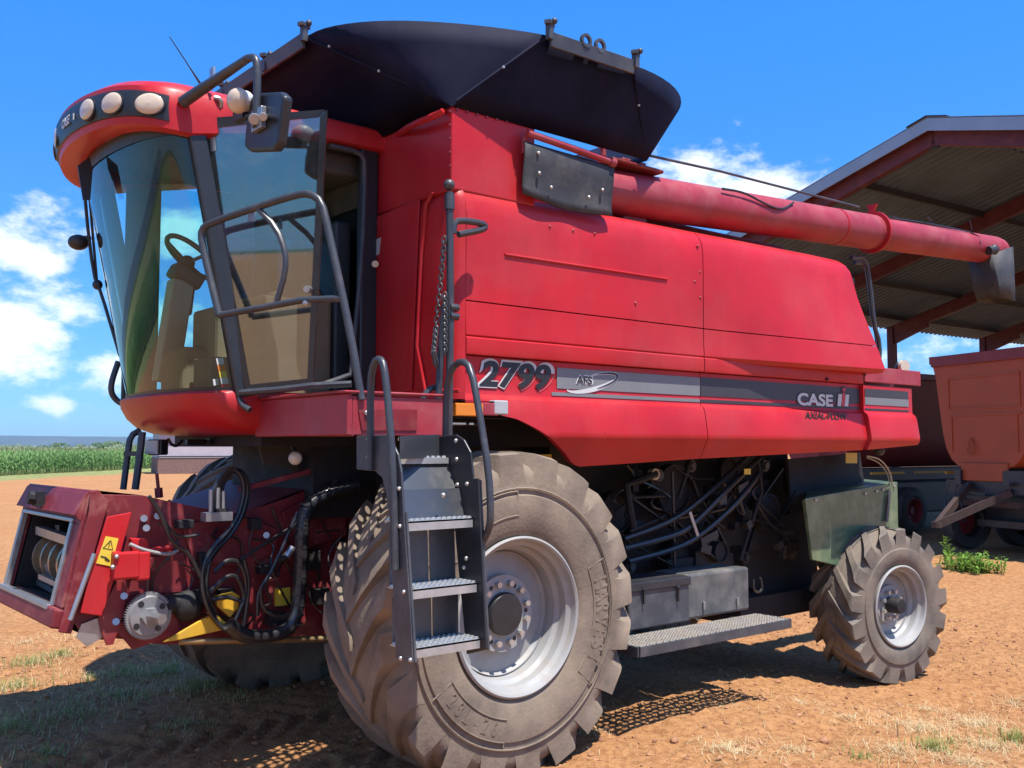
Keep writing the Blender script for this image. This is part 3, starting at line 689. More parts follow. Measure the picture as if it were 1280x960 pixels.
        mb = MB()
        for a_mid, half in ((R(-8), .55), (R(235), .42), (R(118), .45)):
            for rr in (.585, .725) if a_mid != R(235) else (.575, .70):
                pts = [W3(rr, a_mid-half+2*half*k/16, -.014) for k in range(17)]; mb.tube(pts, .005, 6)
            for a in (a_mid-half, a_mid+half): mb.tube([W3(.585, a, -.014), W3(.725, a, -.014)], .0045, 6)
        mb.tube([W3(.742, 2*math.pi*k/90, -.012) for k in range(91)], .006, 6)
        mb.build('sidewall_rib', tmat, ty)
    return rim
FR = .915
big_wheel('front_wheel', Vector((0, 0, FR)), -1, .962, .62, .452, 20, .46, .048, tyre_m)
big_wheel('front_wheel', Vector((0, 2*YC, FR)), 1, .962, .62, .452, 20, .46, .048, tyre_m, letters=False)
rwz = .505
big_wheel('rear_wheel', Vector((4.49, .13, rwz)), -1,   .685, .46, .345, 17, -.42, .040, tyre_r, front=False, yaw=R(-7), letters=False)
big_wheel('rear_wheel', Vector((4.60, 3.28, rwz)), 1,   .685, .46, .345, 17, -.42, .040, tyre_r, front=False, yaw=R(-7), letters=False)

# --- body panels --------------------------------------------------
YP = .085
def rnd(prof, n=1): return prof
# upper side panels (lift-up doors) with rounded top edge
def zt_up(x): return 3.455 + .012*(x+.34)
def upper_panel(x0, x1, rear):
    secs = []
    n = 26
    for i in range(n+1):
        x = x0 + (x1-x0)*i/n; zt = zt_up(min(x, 3.62)); sec = []
        # inward rounding of the rear corner
        for (z, y) in ((2.745, 0), (2.95, -.002), (3.15, -.004), (zt-.2, -.002), (zt-.13, .008), (zt-.075, .032), (zt-.035, .075), (zt-.01, .14), (zt, .22), (zt+.005, .36)):
            xx = x
            if rear:  # slanted, rounded rear edge: compress the last part towards the slanted line
                xe = 3.85 - (z-2.745)*.19
                if z > zt-.15: xe -= (z-(zt-.15))**2*5
                xx = x0 + (xe-x0)*i/n
            fl = .19*max(0, (xx-1.9)/1.9)*sstep(3.35, 2.45, z) if rear else 0
            sec.append(Vector((xx, YP+y-fl, z)))
        secs.append(sec)
    mb = MB(); mb.loft(secs)
    # return flange along the lower edge, front edge and rear edge
    for e in (0, -1):
        mb.loft([[p for p in secs[e]], [p+Vector((0,.12 if e == 0 else .4,0)) for p in secs[e]]])
    mb.loft([[s_[0] for s_ in secs], [s_[0]+Vector((0,.10,0)) for s_ in secs]])
    return mb
pu = upper_panel(-.335, 1.782, False).build('upper_side_panel', red, K, smooth=35)
pr = upper_panel(1.79, 4.0, True).build('upper_side_panel', red, K, smooth=35)
# band under the seam; its rear half flares outwards and shades the panel below
def mid_panel(x0, x1, rear):
    secs = []; n = 20
    for i in range(n+1):
        sec = []
        for z in (2.737, 2.70, 2.64, 2.565, 2.545):
            xe = 3.85 - (z-2.745)*.19 if rear else x1
            x = x0 + (xe-x0)*i/n
            fl = .19*max(0, (x-1.9)/1.9)*sstep(3.35, 2.45, z) if rear else 0
            y = YP - fl - (.004 if z < 2.57 else 0)
            sec.append(Vector((x, y, z)))
        sec.append(sec[-1]+Vector((0, .03, -.03))); sec.append(sec[-1]+Vector((0,.5,0)))
        secs.append(sec)
    mb = MB(); mb.loft(secs); mb.loft([[s_[0] for s_ in secs], [s_[0]+Vector((0,.1,0)) for s_ in secs]])
    mb.loft([[p for p in secs[-1]], [p+Vector((0,.5,0)) for p in secs[-1]]]); mb.loft([[p for p in secs[0]], [p+Vector((0,.1,0)) for p in secs[0]]])
    return mb
mid_panel(-.335, 1.782, False).build('middle_side_panel', red, K, smooth=35)
mid_panel(1.79, 4.0, True).build('middle_side_panel', red, K, smooth=35)
def ledge(x0, x1):
    secs = [[Vector((x, y, z)) for y, z in ((.16, 2.538), (.088, 2.536), (.079, 2.525), (.078, 2.45), (.082, 2.432), (.14, 2.430))] for x in (x0, x1)]
    mb = MB(); mb.loft(secs); mb.prism([v for v in secs[0]], (.001,0,0)); return mb
ledge(-.335, 1.782).build('side_ledge', red, K, smooth=20); ledge(1.79, 3.87).build('side_ledge', red, K, smooth=20)
# lower panel with wheel arch
LP = [(2.425,.125),(2.41,.125),(2.40,.125),(2.30,.125),(2.21,.125),(2.195,.118),(2.178,.095),(2.15,.083),(2.08,.072),(1.99,.058),(1.955,.058),(1.92,.078),(1.84,.12),(1.76,.165),(1.7,.19)]
def lpy(z): return float(np.interp(-z, [-a for a, b in LP], [b for a, b in LP]))
arch = [(-.335,2.15),(-.22,2.10),(-.1,2.085),(.05,2.06),(.2,2.0),(.33,1.935),(.45,1.865),(.56,1.79),(.62,1.772),(1.0,1.785),(1.775,1.815),(1.79,1.815),(2.5,1.835),(3.84,1.872),(4.9,1.93)]
def zb_lo(x): return float(np.interp(x, [a for a, b in arch], [b for a, b in arch]))
def low_panel(x0, x1, n, dy=0., zt=2.5):
    secs = []
    zs0 = [a for a, b in LP]
    for i in range(n+1):
        x = x0 + (x1-x0)*i/n; zb = zb_lo(x); sec = []
        for z in zs0:
            zz = max(z, zb); 
            if z > zt: zz = zt
            sec.append(Vector((x, lpy(zz)+dy, zz)))
        sec.append(Vector((x, lpy(zb)+dy+.05, zb+.01))); sec.append(Vector((x, lpy(zb)+dy+.06, zb+.06)))
        secs.append(sec)
    mb = MB(); mb.loft(secs)
    for e in (0, -1): mb.loft([[p for p in secs[e]], [p+Vector((0,.08,0)) for p in secs[e]]])
    return mb
lp1 = low_panel(-.335, 1.782, 46).build('lower_side_panel', red, K, smooth=30)
lp2 = low_panel(1.79, 3.875, 20).build('lower_side_panel', red, K, smooth=30)
# rear hood corner box, stands proud of the panel
hood = low_panel(3.885, 4.80, 8, dy=-.035)
hood.v = [v + Vector((0, .30*sstep(4.66, 4.86, v.x)*(v.x-4.55), 0)) for v in hood.v]
hb = hood
hb.loft([[Vector((3.885,.09,2.5)), Vector((3.885,.3,2.52)), Vector((3.885,2.9,2.6))], [Vector((4.8,.16,2.5)), Vector((4.8,.3,2.52)), Vector((4.8,2.9,2.6))]])
hood_o = hb.build('rear_hood', red, K, smooth=30)
mb = MB(); mb.span((4.60,.30,1.98), (4.80,3.2,2.45)); mb.span((4.0,.35,1.9), (4.9,3.2,2.55)); mb.build('rear_hood_core', red_dk, hood_o, smooth=0, bevel=.05)
mb = MB(); mb.span((3.89,.075,2.45), (4.83,.09,2.585)); mb.build('rear_cap_strip', red_old, hood_o, smooth=0, bevel=.006)
# mirror image sheets for the far side of the body
mb = MB(); mb.prism([(-.34,3.41,2.2),(-.34,3.41,3.4),(-.34,3.2,3.45),(3.7,3.2,3.5),(3.75,3.41,3.4),(4.8,3.41,2.5),(4.8,3.41,1.95),(.6,3.41,1.8)], (0,.02,0)); mb.build('far_side_panel', red, K, smooth=0)
# bolts of the panels
mb = MB()
for (px, py) in [(872,308),(874,340),(875,372),(1064,366),(1069,395),(1074,430),(590,352),(794,379),(687,283),(716,288),(743,292),(868,352)]:
    p = PY(px, py, YP); mb.ball(p, .011, seg=8, rings=5)
mb.build('panel_bolts', red_old, pu)
mb = MB(); a, b_ = PY(631,318,YP-.006), PY(834,349,YP-.006); mb.tube([a, b_], .009, 8); mb.build('pressed_rib', red, pu)
mb = MB()
for (px, py) in [(755,541),(1034,474),(1081,468)]: mb.ball(PY(px, py, .07), .014, seg=8, rings=5)
mb.build('panel_fastener', ink, lp1)

# decals of the lower panel: raised vinyl a few mm proud
yd = .1225
def strip(name, m, par, x0, x1, z0, z1, y=yd, slant=0, th=.002):
    b = MB(); b.prism([(x0,y,z0),(x1,y,z0),(x1,y,z1),(x0+slant,y,z1)], (0,-th,0)); return b.build(name, m, par, smooth=0)
strip('stripe_decal', grey_ink, lp1, .405, 1.782, 2.262, 2.392)
strip('stripe_decal', grey_ink, lp1, .36, 1.782, 2.216, 2.238)
strip('stripe_decal', char_ink, lp2, 1.79, 3.875, 2.262, 2.395)
strip('stripe_decal', char_ink, lp2, 1.79, 3.875, 2.216, 2.238)
strip('stripe_decal', char_ink, hood_o, 3.90, 4.62, 2.325, 2.395, y=yd-.035)
strip('stripe_decal', grey_ink, hood_o, 3.90, 4.62, 2.258, 2.322, y=yd-.035)
strip('stripe_decal', char_ink, hood_o, 3.90, 4.62, 2.212, 2.228, y=yd-.035)
def word(name, body, m, par, px0, py0, px1, zh, depth=.002, bold=.02, shear=0., y=None, x0z0=None):
    yy = yd-.002 if y is None else y
    p0 = PY(px0, py0, yy); p1_ = PY(px1, py0, yy); vs_, fs_ = text_mesh(body, 1.0, depth, bold, shear)
    w0 = min(v[0] for v in vs_); w1 = max(v[0] for v in vs_); h0 = min(v[1] for v in vs_); h1 = max(v[1] for v in vs_)
    sx = (p1_.x-p0.x)/(w1-w0); sz = zh/(h1-h0); b = MB()
    b.add([Vector((p0.x+(v[0]-w0)*sx, yy-depth/2-v[2], p0.z+(v[1]-h0)*sz)) for v in vs_], fs_)
    return b.build(name, m, par, smooth=0)
word('model_number', '2799', white_ink, lp1, 595, 485.5, 693, .182, bold=.055, shear=.18)
word('model_number', '2799', ink, lp1, 599, 483.8, 689, .160, depth=.0006, bold=.035, shear=.18, y=yd-.0045)
word('lettering', 'AFS', white_ink, lp1, 719.5, 480, 741.5, .062, bold=.05)
word('lettering', 'AFS', ink, lp1, 721, 479.3, 740, .05, bold=.012, y=yd-.005)
mb = MB(); o_ = PY(741, 478, yd-.006)
for k in range(29):
    pass
def swoosh(th0, th1, w0, w1, off, m, nm):
    b = MB(); secs = []
    for k in range(41):
        t = th0+(th1-th0)*k/40; w = w0+(w1-w0)*math.sin(math.pi*k/40)**.8
        cx_, cz_ = o_.x, o_.z
        e = lambda r: Vector((cx_ + math.cos(t)*.215*r + math.sin(t)*.075, yd-off, cz_+math.sin(t)*.06*r+.03*math.cos(t)))
        d = Vector((math.cos(t), 0, math.sin(t))).normalized()*w
        secs.append([e(1)+d, e(1)-d, e(1)-d-Vector((0,.002,0)), e(1)+d-Vector((0,.002,0))])
    b.loft(secs, closed=True); b.build(nm, m, lp1, smooth=0)
swoosh(R(-150), R(110), .004, .017, .002, white_ink, 'swoosh_decal')
swoosh(R(-60), R(100), .001, .009, .005, ink, 'swoosh_decal')
word('lettering', 'CASE', ink, lp2, 995, 508, 1044, .125, bold=.06)
word('lettering', 'CASE', white_ink, lp2, 997, 506.5, 1041, .10, bold=.035, y=yd-.005)
# letter emblem: two white uprights and a red bar with its dot between them
p0 = PY(1046.5, 507.5, yd-.004); x0 = p0.x; zz = p0.z; q = .0
def slab(nm, m, xa, xb, za, zb, y, sh=.02): b = MB(); b.prism([(x0+xa,y,zz+za),(x0+xb,y,zz+za),(x0+xb+sh,y,zz+zb),(x0+xa+sh,y,zz+zb)], (0,-.002,0)); return b.build(nm, m, lp2, smooth=0)
slab('emblem', ink, -.015, .175, -.015, .115, yd-.0025); slab('emblem', ink, .05, .115, .1, .165, yd-.0028)
slab('emblem', white_ink, .0, .052, 0, .10, yd-.005); slab('emblem', white_ink, .108, .160, 0, .10, yd-.005)
slab('emblem', white_ink, .05, .11, .043, .058, yd-.0045, 0)
slab('emblem', red_ink, .06, .100, 0, .112, yd-.0065); slab('emblem', red_ink, .082, .122, .125, .152, yd-.0065, 0)
word('lettering', 'AXIAL-FLOW', ink, lp2, 1006, 523.5, 1059, .058, bold=.02, shear=.1, y=.078)

# front corner shield
def plan_ring(ins, z):
    pts = [(-.337, YP+ins), (-.36, YP+.005+ins), (-.392, YP+.022+ins), (-.41+ins*.3, YP+.05+ins), (-.42+ins, YP+.10+ins*.6), (-.42+ins, .35), (-.42+ins, .7), (-.42+ins, 1.05)]
    return [Vector((x, y, z)) for x, y in pts]
mb = MB(); secs = [plan_ring(0, 2.17), plan_ring(0, 2.6), plan_ring(0, 3.26), plan_ring(.008, 3.34), plan_ring(.032, 3.40), plan_ring(.075, 3.437), plan_ring(.14, 3.453), plan_ring(.22, 3.455)]
mb.loft(secs); cs = mb.build('corner_shield', red, K, smooth=45)
def frame_on(par, m, pix, X, th, r, nm):
    b = MB(); pts = [PX(x, y, X) for x, y in pix]; b.tube(pts+[pts[0], pts[1]], r, 8, 1, caps=False); return b.build(nm, m, par)
mb = MB(); door = [PX(x, y, -.425) for x, y in [(470,272),(526,249),(516,488),(459,500)]]; mb.prism(door, (-.014, 0, 0)); mb.build('shield_door', red, cs, smooth=0, bevel=.012)
mb = MB(); mb.tube([PX(x, y, -.43) for x, y in [(541,240),(530,262),(519,490),(575,488)]], .013, 8, 1); mb.build('shield_bead', red, cs)
mb = MB(); mb.prism([PX(x, y, -.441) for x, y in [(469,300),(476,297),(474,318),(467,321)]], (-.003,0,0)); mb.build('white_sticker', white_ink, cs, smooth=0)
mb = MB(); mb.cyl(PX(469,330,-.44), PX(469,330,-.47), .022, 12); mb.build('shield_latch', steel, cs)

# --- grain tank -----------------------------------------------------
TX0, TX1, TY0, TY1, TZ = -.42, 1.25, .112, 3.39, 3.897
mb = MB()
mb.span((TX0, TY0, 3.38), (.22, TY1, TZ)); mb.span((.2, .42, 3.38), (TX1, TY1-.02, TZ-.004))
tank = mb.build('grain_tank', red, K, smooth=0, bevel=.012)
mb = MB(); mb.span((.9, .5, 3.2), (3.7, 3.2, 3.44)); mb.span((1.0,.55,3.4),(3.45,3.0,3.63)); mb.build('engine_deck', red_dk, tank, smooth=0, bevel=.02)
mb = MB()
for k in range(6): p = PY(571+k*12.4, 131.5+k*3.0, TY0-.002); mb.box(p-Vector((0,0,.01)), (.014, .014, .05))
for k in range(5): p = PY(565, 140+k*17, TY0-.002); mb.ball(p+Vector((-.015,0,0)), .009, seg=6, rings=4)
mb.build('tank_bolts', red_dk, tank)
mb = MB(); pts = [PX(x, y, -.43) for x, y in [(553,140),(546,147),(517,157),(505,166)]]; pts = [pts[0]] + [p-Vector((.07,0,0)) for p in pts] + [pts[-1]]
mb.tube([PX(555,138,-.42), PX(550,142,-.50), PX(515,156,-.50), PX(497,168,-.42)], .02, 8, 1); mb.build('tank_handle', red, tank)
# bracket bar, rubber flap, upper bar
mb = MB(); bar = [PY(655,167,.06), PY(690,166,.04), PY(768,204,.04)]
mb.tube([PY(659,166,.03), PY(768,204,.03)], .022, 10); mb.cyl(PY(762,202,.03), PY(768,204,.03), .03, 10)
mb.tube([PY(655,192,.08), PY(655,172,.08), PY(662,165,.06)], .016, 8, 1)
mb.tube([PY(664,153,.25), PY(754,183,.25)], .018, 8); mb.tube([PY(754,183,.25), PY(754,195,.25)], .02, 8)
mb.build('flap_rail', red_old, K)
secs = []
for i in range(15):
    f = i/14; sec = []
    for j, (zf, yb) in enumerate(((0, .03), (.05, .012), (.3, .02), (.6, .045), (.85, .055), (1, .04))):
        a = PY(657+f*111, 176+f*32, .03); b_ = PY(657+f*111, 241+f*28+6*math.sin(f*3.1), .03)
        p = a.lerp(b_, zf); p.y = .03 + yb*.6 - .025*math.sin(f*9.4)*zf*.4; sec.append(p)
    secs.append(sec)
mb = MB(); mb.loft(secs); flap = mb.build('rubber_flap', rubber_blk, K, smooth=60, solid=.012)
mb = MB()
for (x, y) in [(672,217),(671,192),(687,235),(734,247),(751,238)]: mb.ball(PY(x, y, .04)-Vector((0,.015,0)), .012, seg=8, rings=5)
mb.build('flap_bolt', bolt_m, flap)

# --- tank extension (flared black sheets with rounded corner pieces)
ZR = 4.35
rim_pts = []
def cbez(p0, c0, c1, p1_, n):
    r_ = []
    for k in range(n):
        t = k/n; r_.append(tuple((1-t)**3*a+3*(1-t)**2*t*b_+3*(1-t)*t*t*c_+t**3*d for a, b_, c_, d in zip(p0, c0, c1, p1_)))
    return r_
front_n = (-1.0, .77); front_f = (-1.0, 2.73); side_f = (.08, -.135); side_r = (.82, -.155); rear_n = (1.90, .85); rear_f = (1.90, 2.65); fs_r = (.82, 3.655); fs_f = (.08, 3.655)
segs = []
def addseg(rim, base): segs.append((rim, base))
# each rim sample is paired with a base sample on the tank's top edge
TB = [(-.42,.62),(-.42,.112),(.05,.112),(.85,.125),(1.25,.22),(1.25,.9)]
ring = []
FC, RC, RD, FD = (-.425,.108), (1.24,.118), (1.24,3.385), (-.425,3.385)
def lerp2(a, b, t): return (a[0]+(b[0]-a[0])*t, a[1]+(b[1]-a[1])*t)
for k in range(8): t = k/8; ring.append((lerp2((-1.0,2.73), front_n, t), lerp2(FD, FC, t)))
for k, p in enumerate(cbez(front_n, (-1.0,.36), (-.45,.04), side_f, 16)): ring.append((p, FC))
for k in range(8): t = k/8; ring.append((lerp2(side_f, side_r, t), lerp2(FC, RC, t)))
for k, p in enumerate(cbez(side_r, (1.42,-.16), (1.90,.2), rear_n, 16)): ring.append((p, RC))
for k in range(8): t = k/8; ring.append((lerp2(rear_n, (1.9,2.65), t), lerp2(RC, RD, t)))
for k, p in enumerate(cbez(rear_f, (1.90,3.3), (1.42,3.66), fs_r, 10)): ring.append((p, RD))
for k in range(4): t = k/4; ring.append((lerp2(fs_r, fs_f, t), lerp2(RD, FD, t)))
for k, p in enumerate(cbez(fs_f, (-.45,3.46), (-1.0,3.1), front_f, 10)): ring.append((p, FD))
secs = []
for (rx, ry), (bx, by) in ring:
    a = Vector((rx, ry, ZR)); b_ = Vector((bx, by, TZ-.03)); sec = []
    for t in (0, .25, .5, .75, 1): p = b_.lerp(a, t); sec.append(p)
    secs.append(sec)
secs.append(secs[0])
mb = MB(); mb.loft(secs); ext = mb.build('tank_extension', ext_m, K, smooth=9, solid=.012)
mb = MB()
for i_ in (8, 24, 32, 48):
    (rx, ry), (bx, by) = ring[i_]; a = Vector((bx, by, TZ-.02)); b_ = Vector((rx, ry, ZR-.02)); mb.tube([a.lerp(b_, .05), b_], .012, 6)
mb.build('sheet_seam', ext_m, ext)
mb = MB()
mb.prism([(-1.0,.80,ZR-.07),(-1.0,2.70,ZR-.07),(-1.02,2.70,ZR+.012),(-1.02,.80,ZR+.012)], (-.02,0,0))
mb.prism([(.1,-.150,ZR-.075),(.80,-.170,ZR-.075),(.80,-.182,ZR+.012),(.1,-.162,ZR+.012)], (0,-.018,0))
mb.build('trim_strip', darkgrey, ext, smooth=0, bevel=.004)
mb = MB()
for p in [Vector((-1.02,.79,ZR+.03)), Vector((.09,-.17,ZR+.03)), Vector((.81,-.19,ZR+.03)), Vector((-1.02,1.95,ZR+.0)), Vector((-1.02,1.3,ZR+.0))]:
    mb.box(p-Vector((0,0,.02)), (.035,.035,.09)); mb.box(p+Vector((0,0,.03)), (.08,.04,.022), rz=.5); mb.ball(p+Vector((.02,-.02,.045)), .02, seg=8, rings=5)
for xx in (.38, .50): mb.lathe([(.045,0),(.045,.02),(.028,.02),(.028,0)], (xx, -.19, ZR+.03), (0,1,0), 16, close=True)
mb.build('extension_latch', darkgrey, ext)
mb = MB()
for (i, ts_) in ((8,(.5,.85)), (24,(.55,)), (32,(.6,))):
    for t in ts_:
        (rx, ry), (bx, by) = ring[i]; p = Vector((bx, by, TZ-.03)).lerp(Vector((rx, ry, ZR)), t); mb.ball(p+Vector((-.006,-.008,-.008)), .010, seg=6, rings=4)
mb.build('extension_bolt', bolt_m, ext)

# --- unloading auger --------------------------------------------------
a0 = PY(755, 239, .36); a1 = PY(1090, 290.5, .33); a2 = PY(1232, 311.5, .30)
ru = .158
mb = MB(); mb.tube([a0 - (a1-a0).normalized()*.25, a1], ru, 32); mb.tube([a1, a2], ru*.93, 32)
d_ = (a2-a1).normalized(); mb.tube([a2-d_*.02, a2+d_*.20, a2+d_*.30+Vector((0,0,-.03)), a2+d_*.36+Vector((0,0,-.12))], [ru*.93, ru*.93, ru*.80, ru*.5], 24, 1)
auger = mb.build('unloading_auger', red_old, K, smooth=40)
mb = MB()
t_ = (a1-a0).normalized()
for pt, rr in ((a1, ru*1.22), (a1-t_*.62, ru*1.03)):
    mb.tube([pt-t_*.012, pt+t_*.012], rr, 32)
mb.prism([a1+Vector((0,0,ru)), a1+Vector((0,.05,ru+.1)), a1+Vector((0,-.05,ru+.1))], t_*.03); 
mb.build('flange_ring', red, auger, smooth=30)
mb = MB()   # rubber spout: flattened sleeve hanging from the mouth
e = a2+d_*.17; dx = d_
s1 = [e+dx*x+Vector((0,y,z)) for x, y, z in ((-.30,-.12,-.08),(.0,-.16,.0),(.17,-.13,.03),(.20,0,.03),(.17,.13,.03),(0,.16,0),(-.30,.12,-.08),(-.32,0,-.09))]
s2 = [e+dx*x+Vector((0,y,z)) for x, y, z in ((-.19,-.13,-.38),(.0,-.155,-.38),(.20,-.12,-.38),(.22,0,-.38),(.20,.12,-.38),(0,.155,-.38),(-.19,.13,-.38),(-.2,0,-.38))]
s3 = [e+dx*x+Vector((0,y,z)) for x, y, z in ((-.14,-.12,-.53),(.0,-.14,-.54),(.22,-.11,-.55),(.235,0,-.55),(.22,.11,-.55),(0,.14,-.54),(-.14,.12,-.53),(-.15,0,-.53))]
mb.loft([s1, s2, s3], closed=True); mb.build('rubber_spout', rubber_blk, auger, smooth=50, solid=.012)
mb = MB(); p = PY(1243, 312, .12); mb.ball(p, .06, 1, .7, .9); mb.cyl(p, p+Vector((-.09,.02,-.02)), .045); mb.build('auger_lamp', dark_in, auger)
mb = MB(); mb.tube([PY(903,236,.2), PY(930,240,.19), PY(958,256,.18), PY(978,263,.18), PY(992,253,.2)], .009, 6, 2)
mb.tube([PY(1092,272,.25), PY(1130,274,.25), PY(1180,283,.22), PY(1222,292,.2), PY(1226,305,.15)], .007, 6, 1)
mb.tube([PY(1116,270,.25), PY(1128,276,.25)], .006, 5); mb.tube([PY(1159,271,.25), PY(1166,278,.25)], .006, 5); mb.tube([PY(1212,276,.25), PY(1215,288,.25)], .006, 5)
mb.build('auger_cable', hose_m, auger)
mb = MB(); mb.tube([PY(662,153,.24), PY(760,183,.24), PY(900,214,.26), PY(1074,259,.3)], .010, 6); mb.build('stay_cable', darkgrey, K)
mb = MB(); mb.span((1.25,.35,3.42),(1.5,.75,3.95)); mb.span((1.0,.2,3.84),(1.52,.4,3.87)); mb.build('auger_elbow', red_dk, auger, smooth=0, bevel=.03)

# --- dark inner body --------------------------------------------------
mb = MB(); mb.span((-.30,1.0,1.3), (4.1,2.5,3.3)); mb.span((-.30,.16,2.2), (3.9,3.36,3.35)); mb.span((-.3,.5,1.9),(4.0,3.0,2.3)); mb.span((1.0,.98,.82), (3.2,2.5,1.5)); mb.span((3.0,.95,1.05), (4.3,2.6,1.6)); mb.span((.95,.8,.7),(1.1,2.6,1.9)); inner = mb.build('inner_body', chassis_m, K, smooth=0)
mb = MB(); mb.cyl((-.0,.74,FR),(0,2.76,FR), .17, 16); mb.span((-.2,.7,FR-.25),(.25,1.05,FR+.45)); mb.span((-.2,2.45,FR-.25),(.25,2.8,FR+.45)); mb.build('front_axle', chassis_m, K, smooth=30)
mb = MB(); mb.beam((4.55,.55,rwz+.03),(4.6,2.9,rwz+.03),.2,.22); mb.beam((4.52,.48,rwz-.12),(4.52,.48,rwz+.2),.12,.12); mb.span((4.35,1.5,.5),(4.8,2.0,1.5)); mb.span((3.1,.8,.42),(4.4,1.1,.62)); mb.build('rear_axle', chassis_m, K, smooth=0)
# drives, levers, hoses between the wheels
PY_ = PY
def PY(x, y, Y): return PY_(x, y, Y+.40)
mb = MB()
def disc(px, py, Y, r, w=.06): p = PY(px, py, Y); mb.lathe([(r*.0+.001,0),(r*.85,0),(r*.9,-.02),(r,-.02),(r,w),(.001,w)], p, (0,1,0), 28)
disc(900,690,.35,.085); disc(842,612,.4,.20); disc(960,640,.42,.16); disc(850,690,.45,.13); disc(985,600,.45,.14); disc(770,640,.42,.16); disc(910,590,.44,.12)
mb.build('drive_pulley', chassis_m, K, smooth=30)
mb = MB()
mb.tube([PY(820,592,.28), PY(800,600,.3), PY(783,606,.3), PY(788,640,.3), PY(792,660,.3)], .03, 8); mb.tube([PY(786,622,.3), PY(830,620,.3)], .012, 6)
mb.tube([PY(865,570,.25), PY(848,622,.27)], .016, 8); mb.tube([PY(948,575,.3), PY(952,615,.3), PY(925,700,.34)], .016, 8); mb.tube([PY(866,600,.3), PY(880,640,.3), PY(905,660,.32)], .012, 6)
mb.span(PY(835,700,.4), PY(905,722,.5)); mb.beam(PY(790,566,.35), PY(1000,545,.35), .05, .1)
for k in range(10): mb.box(PY(random.uniform(790,1010), random.uniform(590,700), .42), (random.uniform(.05,.2), .08, random.uniform(.04,.16)))
mb.build('linkage', chassis_m, K, smooth=30)
mb = MB()
mb.tube([PY(780,686,.22), PY(850,668,.22), PY(872,650,.24), PY(925,595,.26), PY(950,572,.3)], .024, 8, 2)
mb.tube([PY(785,702,.24), PY(850,685,.24), PY(885,662,.26), PY(925,625,.28), PY(960,575,.32)], .024, 8, 2)
mb.tube([PY(780,674,.26), PY(840,652,.26), PY(880,622,.28), PY(935,570,.3)], .022, 8, 2)
mb.build('transmission_hose', hose_m, K)
mb = MB(); mb.beam(PY(862,640,.2), PY(872,670,.2), .03, .012, (0,1,0)); mb.build('hose_clamp', steel, K, smooth=0)
mb = MB()
for _ in range(9):
    x = random.uniform(780,1010); y = random.uniform(575,640); q = [PY(x+random.uniform(-40,40)*k/2, y+18*k+random.uniform(-8,8), .36) for k in range(4)]; mb.tube(q, random.choice((.006,.009,.012)), 6, 2)
mb.tube([PY(842,580,.25), PY(862,598,.25), PY(892,599,.27)], .005, 5, 1); mb.tube([PY(840,590,.3), PY(842,650,.3), PY(843,715,.3)], .014, 6)
mb.build('cable_loom', hose_m, K)
mb = MB(); p = PY(820,593,.27); mb.lathe([(.02,0),(.045,0),(.045,.05),(.02,.05)], p, (0,1,0), 20, close=True); mb.build('greased_bush', beige_lt, K)
for (x0,y0,x1,y1) in ((673,568,689,577),(717,567,729,576),(930,586,938,593),(1057,566,1071,579)):
    b = MB(); b.prism([PY(x0,y0,.2 if x0>700 else .4), PY(x1,y0,.2 if x0>700 else .4), PY(x1,y1,.2 if x0>700 else .4), PY(x0,y1,.2 if x0>700 else .4)], (0,-.004,0)); b.build('yellow_sticker', yel_st, K, smooth=0)
random.seed(33)
bay_m = mat('oily_steel', (.03, .027, .026), .45, var=.4, vs=9, dust=((.10, .065, .045), .45, .75, 8, .6))
for (xa_, ya_, ra_, xb_, yb_, rb_) in ((842,612,.2,900,690,.085),(960,640,.16,985,600,.14),(770,640,.16,850,690,.13)):
    A, B = PY(xa_, ya_, .36), PY(xb_, yb_, .36); d_b = (B-A).normalized(); n_b = Vector((-d_b.z, 0, d_b.x)); mb = MB()
    for s_ in (-1, 1): mb.beam(A+n_b*ra_*s_, B+n_b*rb_*s_, .045, .012, n_b)
    mb.build('drive_belt', belt_m, K, smooth=0)
for k in range(26):
    mb = MB(); p = PY(random.uniform(740,1000), random.uniform(580,715), random.uniform(.30,.50)); r_ = random.random()
    if r_ < .4: mb.box(p, (random.uniform(.04,.22), .05, random.uniform(.03,.14)), ry=random.uniform(-.5,.5))
    elif r_ < .7: mb.cyl(p, p+Vector((random.uniform(-.2,.2), .0, random.uniform(-.25,.25))), random.uniform(.008,.02), 8)
    else: mb.lathe([(.0005,-.02),(.03,-.02),(.035,.0),(.05,.0),(.05,.04)], p, (0,1,0), 14)
    mb.build('bay_fitting', bay_m, K, smooth=30)
PY = PY_
# belly pan sheet towards the rear, frame rail
mb = MB(); mb.prism([PY(x, y, .9) for x, y in ((945,655),(1010,635),(1010,672),(935,690))], (0,.02,0)); mb.prism([PY(x,y,.75) for x,y in ((985,574),(1075,566),(1082,612),(990,640))], (0,.03,0)); mb.prism([PY(x,y,.95) for x,y in ((925,650),(1014,600),(1024,742),(958,744),(930,730))], (0,.03,0)); mb.build('frame_plate', chassis_m, K, smooth=0)
mb = MB(); mb.tube([PY(942,724,.4), PY(941,737,.4), PY(949,741,.4), PY(953,735,.4), PY(950,722,.4)], .011, 6, 1); mb.build('drain_hose', hose_m, K)

